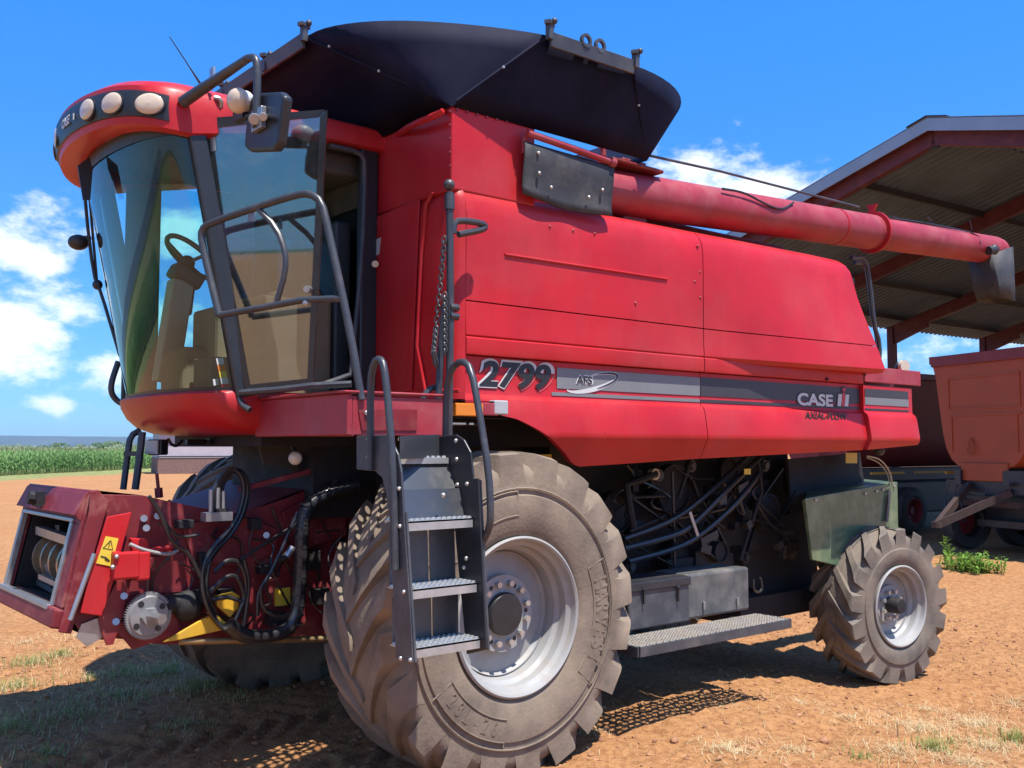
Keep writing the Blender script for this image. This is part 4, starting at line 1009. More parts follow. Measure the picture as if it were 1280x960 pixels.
# battery box + side step
zs = .615
bb = MB(); c0 = PZ(862,778,zs); 
stp = [PZ(797,777,zs), PZ(935,759,zs), PZ(981,765,zs), PZ(834,790,zs)]
bx0 = PY(786,770,.30); bx1 = PY(862,764,.30); bx2 = PY(941,755,.30)
b = MB(); b.span((bx0.x, .30, zs+.03), (bx1.x, .62, PY(830,727,.30).z)); box1 = b.build('battery_box', darkgrey, K, smooth=0, bevel=.012)
b = MB(); b.span((bx0.x-.01, .285, PY(830,735,.30).z), (bx1.x+.005, .63, PY(830,724,.30).z)); b.build('box_lid', black, box1, smooth=0, bevel=.008)
b = MB(); b.span((bx1.x+.01, .33, zs+.03), (bx2.x, .66, PY(900,713,.33).z)); box2 = b.build('tool_box', boxgrey, K, smooth=0, bevel=.02)
mb = MB()
for (x, y) in ((805,745),(848,742)): mb.box(PY(x, y, .285), (.014,.012,.11)); mb.ball(PY(x,y-8,.28), .014, seg=6, rings=4)
mb.build('lid_clasp', black, box1, smooth=0)
mb = MB()
for (x, y) in ((880,757),(922,752)): mb.box(PY(x, y, .32), (.022,.015,.06))
mb.build('box_bracket', steel, box2, smooth=0, bevel=.004)
ste = MB(); xa, xb = .98, 2.62; ya, yb = -.02, .30
stp_o = MB().span((xa, ya, zs-.004), (xb, yb, zs+.004)).build('side_step', perf, K, smooth=0)
mb = MB(); mb.span((xa, ya-.012, zs-.06), (xb, ya-.001, zs+.006)); mb.span((xb+.001, ya, zs-.06), (xb+.012, yb, zs+.006)); mb.span((xa-.012, ya, zs-.06), (xa-.001, yb, zs+.006)); mb.build('step_rim', darkgrey, stp_o, smooth=0, bevel=.003)
mb = MB()
for i in range(50):
    for j in range(9): mb.lathe([(.013,0),(.009,.006),(.006,.006)], (xa+.03+i*.0322+(.016 if j % 2 else 0), ya+.02+j*.034, zs+.004), (0,0,1), 6)
mb.build('step_studs', step_m, stp_o, smooth=0)
mb = MB(); mb.beam((1.2,.25,zs-.03),(1.2,.9,zs-.03),.05,.05); mb.beam((2.4,.25,zs-.03),(2.4,.9,zs-.03),.05,.05); mb.build('step_bracket', chassis_m, stp_o, smooth=0)

# green guard and green frame ahead of the rear wheel
g = MB(); gp = [PY(x, y, .42) for x, y in ((1006,625),(1122,604),(1123,660),(1100,720),(1016,700))]
g.prism(gp, (0,.03,0)); g.prism([PY(x, y, .42) for x, y in ((1006,625),(1122,604))]+[PY(1075,600,.95), PY(1010,612,.95)], (0,0,.012)); gg = g.build('green_guard', green_g, K, smooth=0, bevel=.006)
mb = MB()
for (x, y) in ((1020,624),(1082,616),(1096,613),(1104,611),(1118,607),(1113,614)): mb.ball(PY(x, y+1, .41), .012, seg=6, rings=4)
mb.build('guard_bolt', bolt_m, gg)
mb = MB(); mb.beam(PY(1112,613,.40), PY(1108,652,.40), .04, .015, (0,1,0)); mb.build('guard_strap', darkgrey, gg, smooth=0)
mb = MB(); mb.tube([PY(1083,570,.3), PY(1100,573,.3), PY(1113,590,.35), PY(1115,606,.4)], .008, 6, 2); mb.tube([PY(1083,572,.33), PY(1098,577,.33), PY(1110,592,.37), PY(1112,606,.42)], .006, 6, 2); mb.build('rear_cable', steel, K)
mb = MB(); p = PY(1099,563,.25); mb.ball(p, .05); mb.build('rear_lamp_bulb', dark_in, hood_o)
p = PY(1127,459,.3); mb = MB(); mb.ball(p, .07, 1.2, .8, .75); mb.tube([p, p-Vector((0,0,.12))], .02, 8); rl = mb.build('rear_work_lamp', dark_in, hood_o)
mb = MB(); mb.lathe([(.0,-.01),(.055,-.01),(.06,.02)], p+Vector((-.03,-.045,.005)), (.3,1,0), 20); mb.build('lamp_lens', lens, rl)
# rear deck handrail
mb = MB()
mb.tube([PY(1064,322,.35), PY(1082,322,.35), PY(1088,360,.35), PY(1092,405,.35), PY(1100,430,.35), PY(1098,463,.35)], .022, 8, 1)
mb.tube([PY(1068,328,.55), PY(1082,330,.55), PY(1089,370,.55), PY(1098,440,.55)], .02, 8, 1); mb.build('rear_handrail', railgrey, K)

# ------------------------------------------------------------------ CAB
YCC = 1.67                     # the cab sits a little left of the machine's centre line
def xa(z): return -1.334 - (z-2.21)*.2098
def cplan(z, x0, d, side, n=28, p=.8, inset=0.):
    r_ = []
    for k in range(n+1):
        t = -math.pi/2 + math.pi*k/n
        r_.append(Vector((x0 + inset - (d)*max(0, math.cos(t))**p, YCC + (side-inset)*math.sin(t), z)))
    return r_
def full(z, x0, d, side, xr, inset=0., n=28):
    c_ = cplan(z, x0, d, side, n, .8, inset)
    return [Vector((xr, YCC-side+inset, z)), Vector(((xr+x0)/2, YCC-side+inset, z))] + c_ + [Vector(((xr+x0)/2, YCC+side-inset, z)), Vector((xr, YCC+side-inset, z))]
# red nose band below the glass
secs = [full(z, xa(z) + dx, .265, .785, -.44, ins) for z, dx, ins in ((2.215, -.012, 0), (2.20, -.03, -.01), (2.15, -.03, -.012), (2.08, -.012, -.005), (2.02, .015, .02), (1.985, .05, .07), (1.97, .1, .16), (1.965, .2, .3))]
mb = MB(); mb.loft(secs); cabbase = mb.build('cab_base', red, K, smooth=50)
mb = MB(); mb.add(full(2.195, xa(2.2), .22, .75, -.45), [tuple(range(33))]); mb.v = [v for v in mb.v]; mb.build('cab_floor', dark_in, cabbase, smooth=0, solid=.03)
mb = MB(); mb.span((-1.15,1.0,1.9),(-.3,2.36,2.18)); mb.span((-.75,1.1,1.45),(-.28,2.3,1.95)); mb.build('cab_mount', chassis_m, cabbase, smooth=0)
# windscreen
secs = [cplan(z, xa(z), .262, .77, 36) for z in np.linspace(2.21, 3.70, 9)]
mb = MB(); mb.loft(secs); wind = mb.build('windscreen', glass_w, K, smooth=60)
mb = MB()
for z0_, z1_ in ((2.205, 2.235), (3.63, 3.70)):
    mb.loft([cplan(z0_, xa(z0_), .270, .778, 36), cplan(z1_, xa(z1_), .270, .778, 36)])
mb.build('windscreen_seal', black_pl, wind, smooth=60)
# warning stickers inside the screen's lower corner
mb_cols = [(white_ink, 448, 456), (amber, 456.5, 464), (yel_st, 464.5, 472), (white_ink, 472.5, 480), (red_ink, 480.5, 487)]
for i, (m_, y0, y1) in enumerate(mb_cols):
    b = MB(); sft = i*1.8; q = [PY(270+sft+d_x, yy, .925) for d_x, yy in ((0, y0), (9, y0-.6), (10.6, y1-.6), (1.6, y1))]; b.prism(q, (0,.003,0)); b.build('screen_sticker', m_, wind, smooth=0)
b = MB(); b.prism([PY(x, y, .95) for x, y in ((266,474),(273,473),(274,481),(267,482))], (0,.003,0)); b.build('screen_sticker', white_ink, wind, smooth=0)
# pillars
mb = MB()
for s_ in (-1, 1):
    mb.beam((xa(2.18)+.01, YCC+s_*.785, 2.18), (xa(3.74)+.01, YCC+s_*.785, 3.74), .05, .10, (1,0,0))
mb.build('front_pillar', black_pl, K, smooth=0, bevel=.012)
mb = MB(); mb.span((-.56, .885, 2.2), (-.43, .94, 3.80)); mb.span((-.56, 2.40, 2.2), (-.43, 2.46, 3.80)); mb.span((-1.5,2.41,2.2),(-1.26,2.45,3.75)); mb.build('rear_pillar', black_pl, K, smooth=0, bevel=.015)
mb = MB(); o_ = [PY(x, y, .88) for x, y in ((300,488),(436,478),(441,440),(452,330),(457,205),(450,190),(412,182))]; mb.tube(o_, .016, 8, 1); mb.build('door_frame', darkgrey, K)
# rear wall and right side
mb = MB(); mb.span((-.47,.93,2.2),(-.44,2.43,2.62)); mb.span((-.47,.93,3.45),(-.44,2.43,3.75)); mb.build('rear_wall', beige, K, smooth=0)
mb = MB(); mb.span((-.465,.93,2.62),(-.45,2.43,3.45)); mb.build('rear_window', glass_s, K, smooth=0)
mb = MB(); mb.span((-1.3,2.425,2.2),(-.5,2.45,2.30)); mb.build('right_sill', beige, K, smooth=0)
mb = MB(); mb.prism([(-1.26,2.435,2.30),(-.56,2.435,2.30),(-.56,2.435,3.74),(-1.26,2.435,3.74)], (0,.006,0)); mb.build('side_window', glass_s, K, smooth=0)
mb = MB(); mb.span((-1.68,.95,3.765),(-.46,2.41,3.80)); mb.build('headliner', beige, K, smooth=0, bevel=.02)
mb = MB(); mb.span((-.80,1.0,3.62),(-.48,2.36,3.765)); mb.build('roof_console', beige, K, smooth=0, bevel=.03)
# seat, console, steering
mb = MB(); mb.span((-1.0,1.45,2.55),(-.55,2.0,2.72)); mb.span((-.95,1.5,2.2),(-.6,1.95,2.55)); seat = mb.build('seat', cardboard, K, smooth=0, bevel=.05)
mb = MB(); b_ = [(-.66,1.47,2.68),(-.50,1.47,3.38),(-.42,1.47,3.38),(-.52,1.47,2.68)]; mb.prism(b_, (0,.52,0)); mb.build('backrest', cardboard, seat, smooth=0, bevel=.04)
mb = MB(); mb.span((-1.02,1.12,2.2),(-.62,1.40,2.86)); mb.build('left_console', cardboard, K, smooth=0, bevel=.03)
mb = MB(); mb.prism([(-1.045,1.10,2.22),(-1.045,1.42,2.22),(-1.03,1.42,2.52),(-1.03,1.10,2.50)], (-.012,0,0)); mb.build('white_sheet', white_pl, K, smooth=0)
mb = MB(); mb.tube([PY(340,300,1.35), PY(372,295,1.35), PY(400,300,1.35)], .02, 8); mb.span(PY(362,250,1.5), PY(398,298,1.7)); mb.build('monitor', dark_in, K, smooth=0, bevel=.02)
mb = MB(); mb.tube([PY(300,295,1.4),PY(360,294,1.3)], .012, 8); mb.tube([PY(300,318,1.4),PY(330,304,1.4)], .008, 6); mb.tube([PY(384,300,1.2),PY(386,345,1.2),PY(402,372,1.2)], .02, 8); mb.build('grab_bar', black_pl, K)
mb = MB(); mb.beam(PY(206,478,1.75), PY(226,352,1.75), .14, .12, (0,1,0)); stc = mb.build('steering_column', beige_lt, K, smooth=0, bevel=.012)
mb = MB(); mb.box(PY(232,346,1.75), (.2,.16,.10), ry=.5); mb.box(PY(238,366,1.75), (.05,.05,.3), ry=.1); mb.build('column_shroud', dark_in, stc, smooth=0, bevel=.02)
mb = MB(); wc = PY(240,322,1.72); ax_ = Vector((.62,0,.78)).normalized(); uu = ax_.orthogonal().normalized(); ww = ax_.cross(uu)
ringp = [wc + (uu*math.cos(2*math.pi*k/32)+ww*math.sin(2*math.pi*k/32))*.19 for k in range(33)]; mb.tube(ringp, .017, 8, caps=False)
for k in (0, 10, 21): mb.tube([wc-ax_*.05, ringp[k]], .012, 6)
mb.ball(wc-ax_*.05, .05); mb.build('steering_wheel', dark_in, K)
mb = MB(); mb.span((-1.5,1.35,2.2),(-1.28,1.72,2.50)); mb.span((-1.35,1.2,2.2),(-1.25,1.6,2.75)); mb.build('foot_rest', cardboard, K, smooth=0, bevel=.03)
mb = MB(); mb.box((-1.12,1.0,2.5), (.22,.28,.55), rz=.12); mb.build('cardboard_box', cardboard, K, smooth=0, bevel=.006)
mb = MB(); mb.span((-1.45,1.05,2.2),(-1.22,1.3,2.42)); mb.build('cardboard_box', cardboard, K, smooth=0, bevel=.006)
mb = MB(); mb.span((-.62,1.1,2.2),(-.50,1.5,3.35)); mb.span((-.75,2.0,2.25),(-.5,2.36,3.0)); mb.build('cab_cabinet', dark_in, K, smooth=0, bevel=.02)
mb = MB(); mb.tube([PY(180,437,2.3),PY(280,438,2.3)], .02, 8); mb.build('cross_bar', dark_in, K)

# roof
def roofring(z, ins, d=.37, zr=None):
    pts = full(z, -1.68, d, .825, -.26, ins)
    out_ = []
    for p in pts:
        q = p.copy()
        if zr is not None: q.z = z + (zr-z)*sstep(-1.6, -.9, p.x)
        if z < 3.975: q.z += .075*sstep(-1.55, -2.0, q.x)*max(0, 1-((q.y-YCC)/.83)**2)**.5
        out_.append(q)
    return out_
rs = [roofring(3.68, .16, .33, 3.79), roofring(3.615, .04, .35, 3.775), roofring(3.630, .0, .385, 3.785), roofring(3.74, -.005, .415, 3.83), roofring(3.845, .0, .41, 3.895), roofring(3.89, .03, .37, 3.918), roofring(3.935, .10, .34, 3.93), roofring(3.96, .25, .28, 3.94), roofring(3.97, .5, .2, 3.95)]
mb = MB(); mb.loft(rs); mb.add(rs[-1], [tuple(range(len(rs[-1])))])
cab_roof = mb.build('cab_roof', red, K, smooth=45)
def visor(z, t, off=0.):
    f = np.interp(z, [3.63, 3.74, 3.845], [.385, .415, .41]); ins = np.interp(z, [3.63, 3.74, 3.845], [0, -.005, 0])
    p = Vector((-1.68+ins-f*max(0, math.cos(t))**.8, YCC+(.825-ins)*math.sin(t), 0))
    p.z = z + .075*sstep(-1.55, -2.0, p.x)*max(0, 1-((p.y-YCC)/.83)**2)**.5
    n = Vector((-math.cos(t)*.825, math.sin(t)*f*1.0, 0)).normalized()
    return p + n*off, n
def tfind(px):       # angle on the visor whose sighting has this picture column
    best = None
    for k in range(-160, 161):
        t = k*math.pi/320; p, n = visor(3.742, t); v = p-C; X = CX+F*v.dot(RT)/v.dot(FW)
        if n.dot(C-p) > 0 and (best is None or abs(X-px) < best[0]): best = (abs(X-px), t)
    return best[1]
t0, t1 = tfind(211), tfind(76)+.75
secs = []
for k in range(41):
    t = t0+(t1-t0)*k/40; e = .004 + .006*min(1, 4*min(k, 40-k)/40*3)
    secs.append([visor(3.668, t, -.01)[0], visor(3.670, t, e)[0], visor(3.74, t, e+.002)[0], visor(3.812, t, e)[0], visor(3.814, t, -.01)[0]])
mb = MB(); mb.loft(secs); lpan = mb.build('light_panel', black_pl, cab_roof, smooth=50)
lts = [tfind(188), tfind(142), tfind(111)]
lts += [-t for t in lts]
for t in lts:
    p, n = visor(3.742, t, .010 if t < 0 else .0); r_ = Vector((0,0,1)).cross(n).normalized(); up_ = n.cross(r_)
    def oval(prof):
        b = MB(); b.loft([[p + n*o_ + r_*(.084*q*math.cos(2*math.pi*k/32)) + up_*(.062*q*math.sin(2*math.pi*k/32)) for k in range(32)] for q, o_ in prof], closed=True); return b
    lt = oval([(1.08, -.012), (1.08, .004), (.97, .006)]).build('work_light', black_pl, lpan, smooth=40)
    oval([(.99, -.002), (.93, .006), (.7, .012), (.4, .016), (.01, .018)]).build('lamp_lens', lens, lt, smooth=60)
tl = tfind(84); p, n = visor(3.715, tl, .018); r_ = Vector((0,0,1)).cross(n).normalized()
b = MB(); b.text('CASE', .075, p, r_, (0,0,1), .004, .03, 0, .85, True); b.text('II', .05, p+r_*.16, r_, (0,0,1), .004, .03, 0, .8, True); b.build('lettering', white_ink, lpan, smooth=0)
mb = MB(); mb.tube([PY(250,104,1.5), PY(237,84,1.5), PY(212,46,1.5)], [.008,.004,.003], 6); mb.build('antenna', black, cab_roof)
mb = MB(); mb.tube([PY(247,110,.9), PY(247,125,.85), PY(255,140,.85), PY(266,136,.85), PY(264,125,.85)], .006, 6, 2); mb.build('roof_cable', steel, cab_roof)
mb = MB(); mb.tube([PY(268,122,.85), PY(276,124,.83), PY(276,134,.85)], .014, 8, 1); mb.build('roof_hook', steel, cab_roof)
mb = MB(); mb.span(PY(262,86,.85), PY(269,98,.80)); mb.tube([PY(266,100,.83), PY(263,112,.86)], .012, 6); mb.build('beacon_bracket', steel, cab_roof, smooth=0)
# mirror arm with lamp and mirror
mb = MB(); arm = [PY(228,128,.84), PY(240,120,.78), PY(310,73,.22), PY(319,71,.16), PY(322,84,.14), PY(321,140,.14), PY(320,160,.14)]
mb.tube([arm[0], arm[1], arm[2]], [.034,.034,.022], 10); mb.tube(arm[2:], .02, 10, 2); ma = mb.build('mirror_arm', railgrey, K)
mc = PY(330,152,.10); fx_ = mc.x
mp_ = [PX(x, y, fx_) for x, y in ((318,116),(349,114),(355,120),(353,135),(347,180),(341,188),(310,189),(304,183),(306,160),(312,122))]
b = MB(); b.prism(mp_, (.055,.0,0)); mir = b.build('mirror', black_pl, ma, smooth=0, bevel=.018)
b = MB(); b.span(PX(314,139,fx_-.03), PX(333,160,fx_-.001)); b.cyl(PX(318,149,fx_-.05), PX(318,149,fx_), .03, 10); b.cyl(PX(329,146,fx_-.05), PX(329,146,fx_), .022, 10); b.build('mirror_bracket', steel, mir, smooth=0, bevel=.004)
lc = PX(300,126,fx_-.03); b = MB(); b.ball(lc+Vector((.02,0,0)), .066, .8, 1.05, .85, 18, 12); lam = b.build('arm_lamp', white_ink, ma)
b = MB(); b.lathe([(.066,.0),(.06,.02),(.04,.035),(.02,.041),(.0005,.043)], lc+Vector((-.012,-.005,-.004)), Vector((-.86,-.45,-.2)), 26); b.build('lamp_lens', lens, lam, smooth=60)
b = MB(); b.span(PX(291,138,fx_-.02), PX(312,148,fx_+.02)); b.tube([PX(308,146,fx_), PX(321,142,fx_+.02)], .014, 6); b.build('lamp_bracket', black_pl, lam, smooth=0)
# wipers, far mirror, lamp left of the screen
mb = MB(); zf = lambda x, y: PY(x, y, 2.35)
mb.tube([PY(104,200,2.35), PY(107,262,2.40), PY(117,345,2.42), PY(124,358,2.40), PY(150,445,2.2)], .011, 6, 1); mb.tube([PY(108,195,2.35), PY(113,260,2.40), PY(121,350,2.42)], .009, 6, 1); mb.tube([PY(92,210,2.35), PY(119,262,2.3), PY(134,212,2.0)], .008, 6)
mb.ball(PY(122,356,2.42), .035, seg=8, rings=6); mb.build('wiper', black_pl, K)
b = MB(); p = PY(98,303,2.5); b.ball(p, .062, 1.1, 1, .85, 14, 10); b.tube([p+Vector((.02,0,.03)), PY(112,298,2.45)], .02, 8); b.build('far_lamp', dark_in, K)
mb = MB(); mb.tube([PY(148,452,2.5), PY(139,478,2.5), PY(139,492,2.5), PY(147,502,2.5), PY(158,507,2.45)], .021, 8, 2); mb.build('far_handrail', railgrey, K)
mb = MB(); mb.prism([PY(x, y, 1.72) for x, y in ((97,207),(112,196),(116,212),(113,250),(104,250))], (0,.01,0)); mb.build('wiper_motor_cover', black_pl, K, smooth=0)

# open cab door: hinged on the front pillar, swung outwards
h1 = Vector((-1.59,.935,3.73)); h2 = Vector((-1.334,.885,2.21)); hq = Vector((-1.07,.33,3.71)); dn = (h2-h1).cross(hq-h1).normalized()
if dn.dot(C-h1) < 0: dn = -dn
def D(x, y, off=0.): return PP(x, y, h1, dn) + dn*off
outl = [(248,149),(406,137.5),(410,141),(408,170),(404,260),(398,380),(392,476),(388,479),(311,486),(306,480)]
def rrect(pts): return [D(*p) for p in pts]
b = MB(); b.prism(rrect(outl), dn*.006); door_ = b.build('door_glass', glass_d, K, smooth=0)
b = MB()
def band(p, q, w0, w1): b.prism([D(*p, .008), D(*q, .008), D(q[0]+w1[0], q[1]+w1[1], .008), D(p[0]+w0[0], p[1]+w0[1], .008)], dn*.004)
band((248,149),(407,137.5),(3,13),(-9,9)); band((410,138),(392,478),(-9,8),(-7,-5)); band((311,486.5),(392,479),(3,-6),(-6,-6)); band((248,149),(307,486),(6,2),(6,-2))
b.build('door_border', black_pl, door_, smooth=0)
b = MB(); b.tube([D(300,491,.02), D(350,487,.03), D(392,482,.03), D(438,480,-.02)], .02, 8); b.tube([D(298,490,.02), D(303,505,.02), D(316,512,.04)], .018, 8, 1); b.build('door_lower_bar', railgrey, door_)
b = MB(); b.cyl(D(388,362,.0), D(388,362,.06), .02, 8); b.prism([D(263,170,.006),D(270,172,.006),D(271,188,.006),D(264,190,.006)], dn*.003); b.build('door_latch', steel, door_, smooth=0)

# ------------------------------------------------------------------ PLATFORM, RAILS, LADDER
FX0, FX1, FY0, FY1 = -1.215, -.43, -.10, .95
mb = MB()
mb.span((FX0, FY0, 1.955), (FX0+.03, FY1, 2.165)); mb.span((FX0+.03, FY0, 1.955), (-.62, FY0+.03, 2.155)); mb.span((FX0+.03, FY1-.08, 1.98), (FX1, FY1-.05, 2.16))
mb.span((FX0-.02, FY0-.015, 2.166), (-.60, FY0+.06, 2.18)); mb.span((FX0-.02, FY0+.06, 2.166), (FX0+.07, FY1, 2.18))
plat = mb.build('platform', red_old, K, smooth=0, bevel=.006)
mb = MB(); mb.span((FX0+.04, FY0+.05, 2.02), (FX1+.1, FY1-.1, 2.03)); mb.build('platform_floor', perf, plat, smooth=0)
mb = MB(); mb.prism([PY(x, y, FY0-.003) for x, y in ((448,512),(521,512),(521,538),(452,538))], (0,-.004,0)); mb.build('outer_skirt', red_dk, plat, smooth=0)
mb = MB(); mb.ball(PY(458,516,FY0-.01), .014, seg=8, rings=5); mb.ball(PX(326,498,FX0-.005), .012, seg=8, rings=5); mb.build('platform_bolt', bolt_m, plat)
# front guard rail
g0 = Vector((-1.14,-.10,0)); g1 = Vector((-1.60,.85,0)); gn = Vector((-(g1-g0).y, (g1-g0).x, 0)).normalized()
def G(x, y): return PP(x, y, g0, gn)
mb = MB()
mb.tube([G(452,500), G(437,410), G(410,285), G(402,252), G(388,242), G(372,243), G(330,256), G(262,279), G(252,287), G(252,302), G(262,345), G(274,394)], .0205, 10, 1)
mb.tube([G(274,394), G(330,384), G(378,375), G(428,373)], .0185, 10); mb.tube([G(322,260), G(346,285), G(357,315), G(357,340), G(346,377)], .016, 8, 1)
gr_ = mb.build('guard_rail', railgrey, K)
mb = MB(); mb.ball(G(383,379), .022, seg=8, rings=6); mb.span(G(310,262)+Vector((.0,.0,0)), G(317,275)+Vector((.02,.02,0))); mb.build('rail_clip', steel, gr_)
# corner post with ball end and loop handle
yq = -.04
mb = MB(); mb.tube([PY(562,240,yq), PY(563,400,yq), PY(561,545,yq)], .021, 10); mb.tube([PY(556,380,yq+.05), PY(551,440,yq+.05), PY(546,530,yq+.05)], .020, 8)
mb.ball(PY(561.5,231,yq), .032, seg=12, rings=8); mb.tube([PY(562,243,yq), PY(562,262,yq)], .029, 10); post = mb.build('corner_post', railgrey, K)
mb = MB(); mb.tube([PY(567,292,yq), PY(567,280,yq), PY(574,275,yq), PY(603,279,yq), PY(608,284,yq), PY(600,288,yq), PY(573,293,yq)], .019, 8, 1); mb.build('loop_handle', railgrey, post)
mb = MB()
for y in (392, 403): mb.cyl(PY(562,y-8,yq-.01), PY(572,y-7,yq-.01), .022, 8)
mb.build('post_clamp', railgrey, post)
mb = MB()
def chain(pts, n, rr=.016):
    pts = [Vector(p) for p in pts]; 
    for k in range(n):
        f = k/(n-1)*(len(pts)-1); i = min(int(f), len(pts)-2); p = pts[i].lerp(pts[i+1], f-i); t = (pts[i+1]-pts[i]).normalized(); u = t.orthogonal().normalized() if k % 2 else t.cross(t.orthogonal()).normalized()
        ring_ = [p + t*math.cos(a)*rr*1.35 + u*math.sin(a)*rr*.75 for a in [2*math.pi*j/10 for j in range(11)]]; mb.tube(ring_, .0048, 5, caps=False)
chain([PY(555,300,yq), PY(551,350,yq+.02), PY(545,410,yq+.03), PY(542,440,yq+.03), PY(545,455,yq+.03)], 36); chain([PY(556,370,yq-.02), PY(556,440,yq-.02)], 18)
mb.build('safety_chain', chain_m, K)
# ladder
XL, XRR = -1.15, -.732
lad = None
mb = MB(); lp_ = [PX(x, y, XL) for x, y in ((448,545),(491,543),(494,555),(500,568),(504,590),(507,640),(515,757),(518.5,829),(497,822),(490,655),(485,616),(480,597),(471,589),(448,587))]
mb.prism(lp_, (-.012,0,0)); lad = mb.build('ladder', darkgrey, K, smooth=0, bevel=.004)
mb = MB(); rp_ = [PX(x, y, XRR) for x, y in ((541,546),(570,543),(580,550),(588,565),(591.5,598),(597.5,598),(608,812),(583,818),(566,640),(550,590))]
mb.prism(rp_, (.012,0,0)); mb.build('stringer', black, lad, smooth=0, bevel=.004)
mb = MB()
for pts, X, o_ in ((((513,758),(505,600),(497,563)), XL-.012, 0), (((604,760),(594,600)), XRR, 0)): pass
mb.beam(PX(506.5,640,XL), PX(518,828,XL), .03, .012, (1,0,0)); mb.beam(PX(597.5,600,XRR+.02), PX(608,812,XRR+.02), .045, .012, (1,0,0)); mb.build('stringer_flange', darkgrey, lad, smooth=0, bevel=.002)
steps = [(513,664),(517,746),(521,827)]; stepr = [(592,655),(597,736),(601,806)]
prev = None
backs = []
for i, (x, y) in enumerate(steps):
    p = PX(*stepr[i], XRR); zt = p.z+.03; y0 = p.y; y1 = p.y+.17
    b = MB(); b.span((XL+.006, y0, zt-.008), (XRR-.006, y1, zt)); b.prism([(XL+.006,y0,zt),(XRR-.006,y0,zt),(XRR-.006,y0,zt-.045),(XL+.006,y0,zt-.045)], (0,.006,0)); st = b.build('step', tread_m, lad, smooth=0)
    b = MB()
    for ii in range(13):
        for jj in range(5): b.lathe([(.013,0),(.011,.009),(.006,.010),(.005,.003)], (XL+.02+ii*.0318, y0+.016+jj*.034, zt), (0,0,1), 7)
    b.build('step_teeth', tread_m, st, smooth=0)
    backs.append((y1, zt))
p = PX(562,572,XRR); b = MB(); zt = p.z; b.span((XL+.006, p.y, zt-.03), (XRR-.006, p.y+.17, zt)); st = b.build('step', tread_m, lad, smooth=0)
b = MB()
for ii in range(12): b.lathe([(.013,0),(.010,.010),(.006,.010)], (XL+.02+ii*.034, p.y+.018, zt), (0,0,1), 7)
b.build('step_teeth', tread_m, st, smooth=0)
b = MB(); b.prism([PX(x, y, XL+.03) for x, y in ((500,545),(500,574))] + [PX(x, y, XRR-.005) for x, y in ((549,572),(549,543))], (0,.01,0)); 
b.build('riser_plate', galv, lad, smooth=0)
yA, zA = p.y+.02, p.z-.03; y1_, z1_ = backs[0]
zm = (zA+z1_)/2-.02; ym = yA+(y1_-.17-yA)*.45
b = MB(); b.prism([(XL+.01,yA,zA),(XRR-.006,yA,zA),(XRR-.006,ym,zm),(XL+.01,ym,zm)], (0,.008,0)); b.build('riser_plate', galv, lad, smooth=0)
b = MB(); b.prism([(XL+.01,ym-.010,zm+.03),(XRR-.006,ym-.010,zm+.03),(XRR-.006,y1_-.1,z1_),(XL+.01,y1_-.1,z1_)], (0,.008,0)); b.build('riser_plate', galv, lad, smooth=0)
b = MB()
for x, y in ((527,622),(554,619),(500,549)): b.ball(PX(x, y, -.9), .013, seg=8, rings=5)
for x, y in ((570,551),(571,574),(572,606),(584,605),(583,698),(580,709)): b.ball(PX(x, y, XRR-.002), .012, seg=8, rings=5)
for x, y in ((499,611),(500,658),(505,740),(460,549),(460,571),(501,823),(513,825)): b.ball(PX(x, y, XL-.014), .011, seg=8, rings=5)
b.build('ladder_bolt', bolt_m, lad)
for i in (1, 2):
    ya_, za_ = backs[i-1]; yb_, zb_ = backs[i]
    b = MB(); b.prism([(XL+.02,ya_-.02,za_-.05),(-.905,ya_-.02,za_-.05),(-.905,yb_-.0,zb_+.0),(XL+.02,yb_-.0,zb_+.0)], (0,.006,0)); b.prism([(-.895,ya_-.02,za_-.05),(XRR-.008,ya_-.02,za_-.05),(XRR-.008,yb_,zb_),(-.895,yb_,zb_)], (0,.006,0)); b.build('riser_plate', galv, lad, smooth=0)
mb = MB(); mb.tube([PX(x, y, XL-.03) for x, y in ((463,588),(463,475),(468,452),(475,448),(480,456),(485,500),(491,575),(493,640),(494,712))], .0185, 10, 1); mb.build('handrail', railgrey, lad)
mb = MB(); mb.tube([PX(x, y, XRR+.03) for x, y in ((557,545),(558,490),(563,462),(577,450),(589,460),(600,520),(611,590),(613.5,640),(612,660),(602,680))], .0185, 10, 1); mb.build('handrail', railgrey, lad)
mb = MB(); mb.tube([PY(x, y, .05) for x, y in ((526,545),(526,505),(535,486),(548,484))], .018, 8, 1); mb.build('inner_handrail', railgrey, lad)
# amber and clear side lamp
mb = MB(); mb.span(PY(568,500,.00), PY(616,503,.08)); am = mb.build('side_lamp', black_pl, K, smooth=0)
mb = MB(); mb.span(PY(570,503.5,-.005), PY(597,521,.05)); mb.build('amber_lens', amber, am, smooth=0, bevel=.006)
mb = MB(); mb.span(PY(598,503,.0), PY(617,520,.05)); mb.build('red_lens', red_old, am, smooth=0, bevel=.006)
mb = MB(); mb.span(PY(618,500,-.002), PY(628,519,.055)); mb.build('end_cap', grey_lens, am, smooth=0, bevel=.008)
mb = MB(); mb.span(PY(571,522,.01), PY(628,524,.06)); mb.build('lamp_base', black_pl, am, smooth=0)

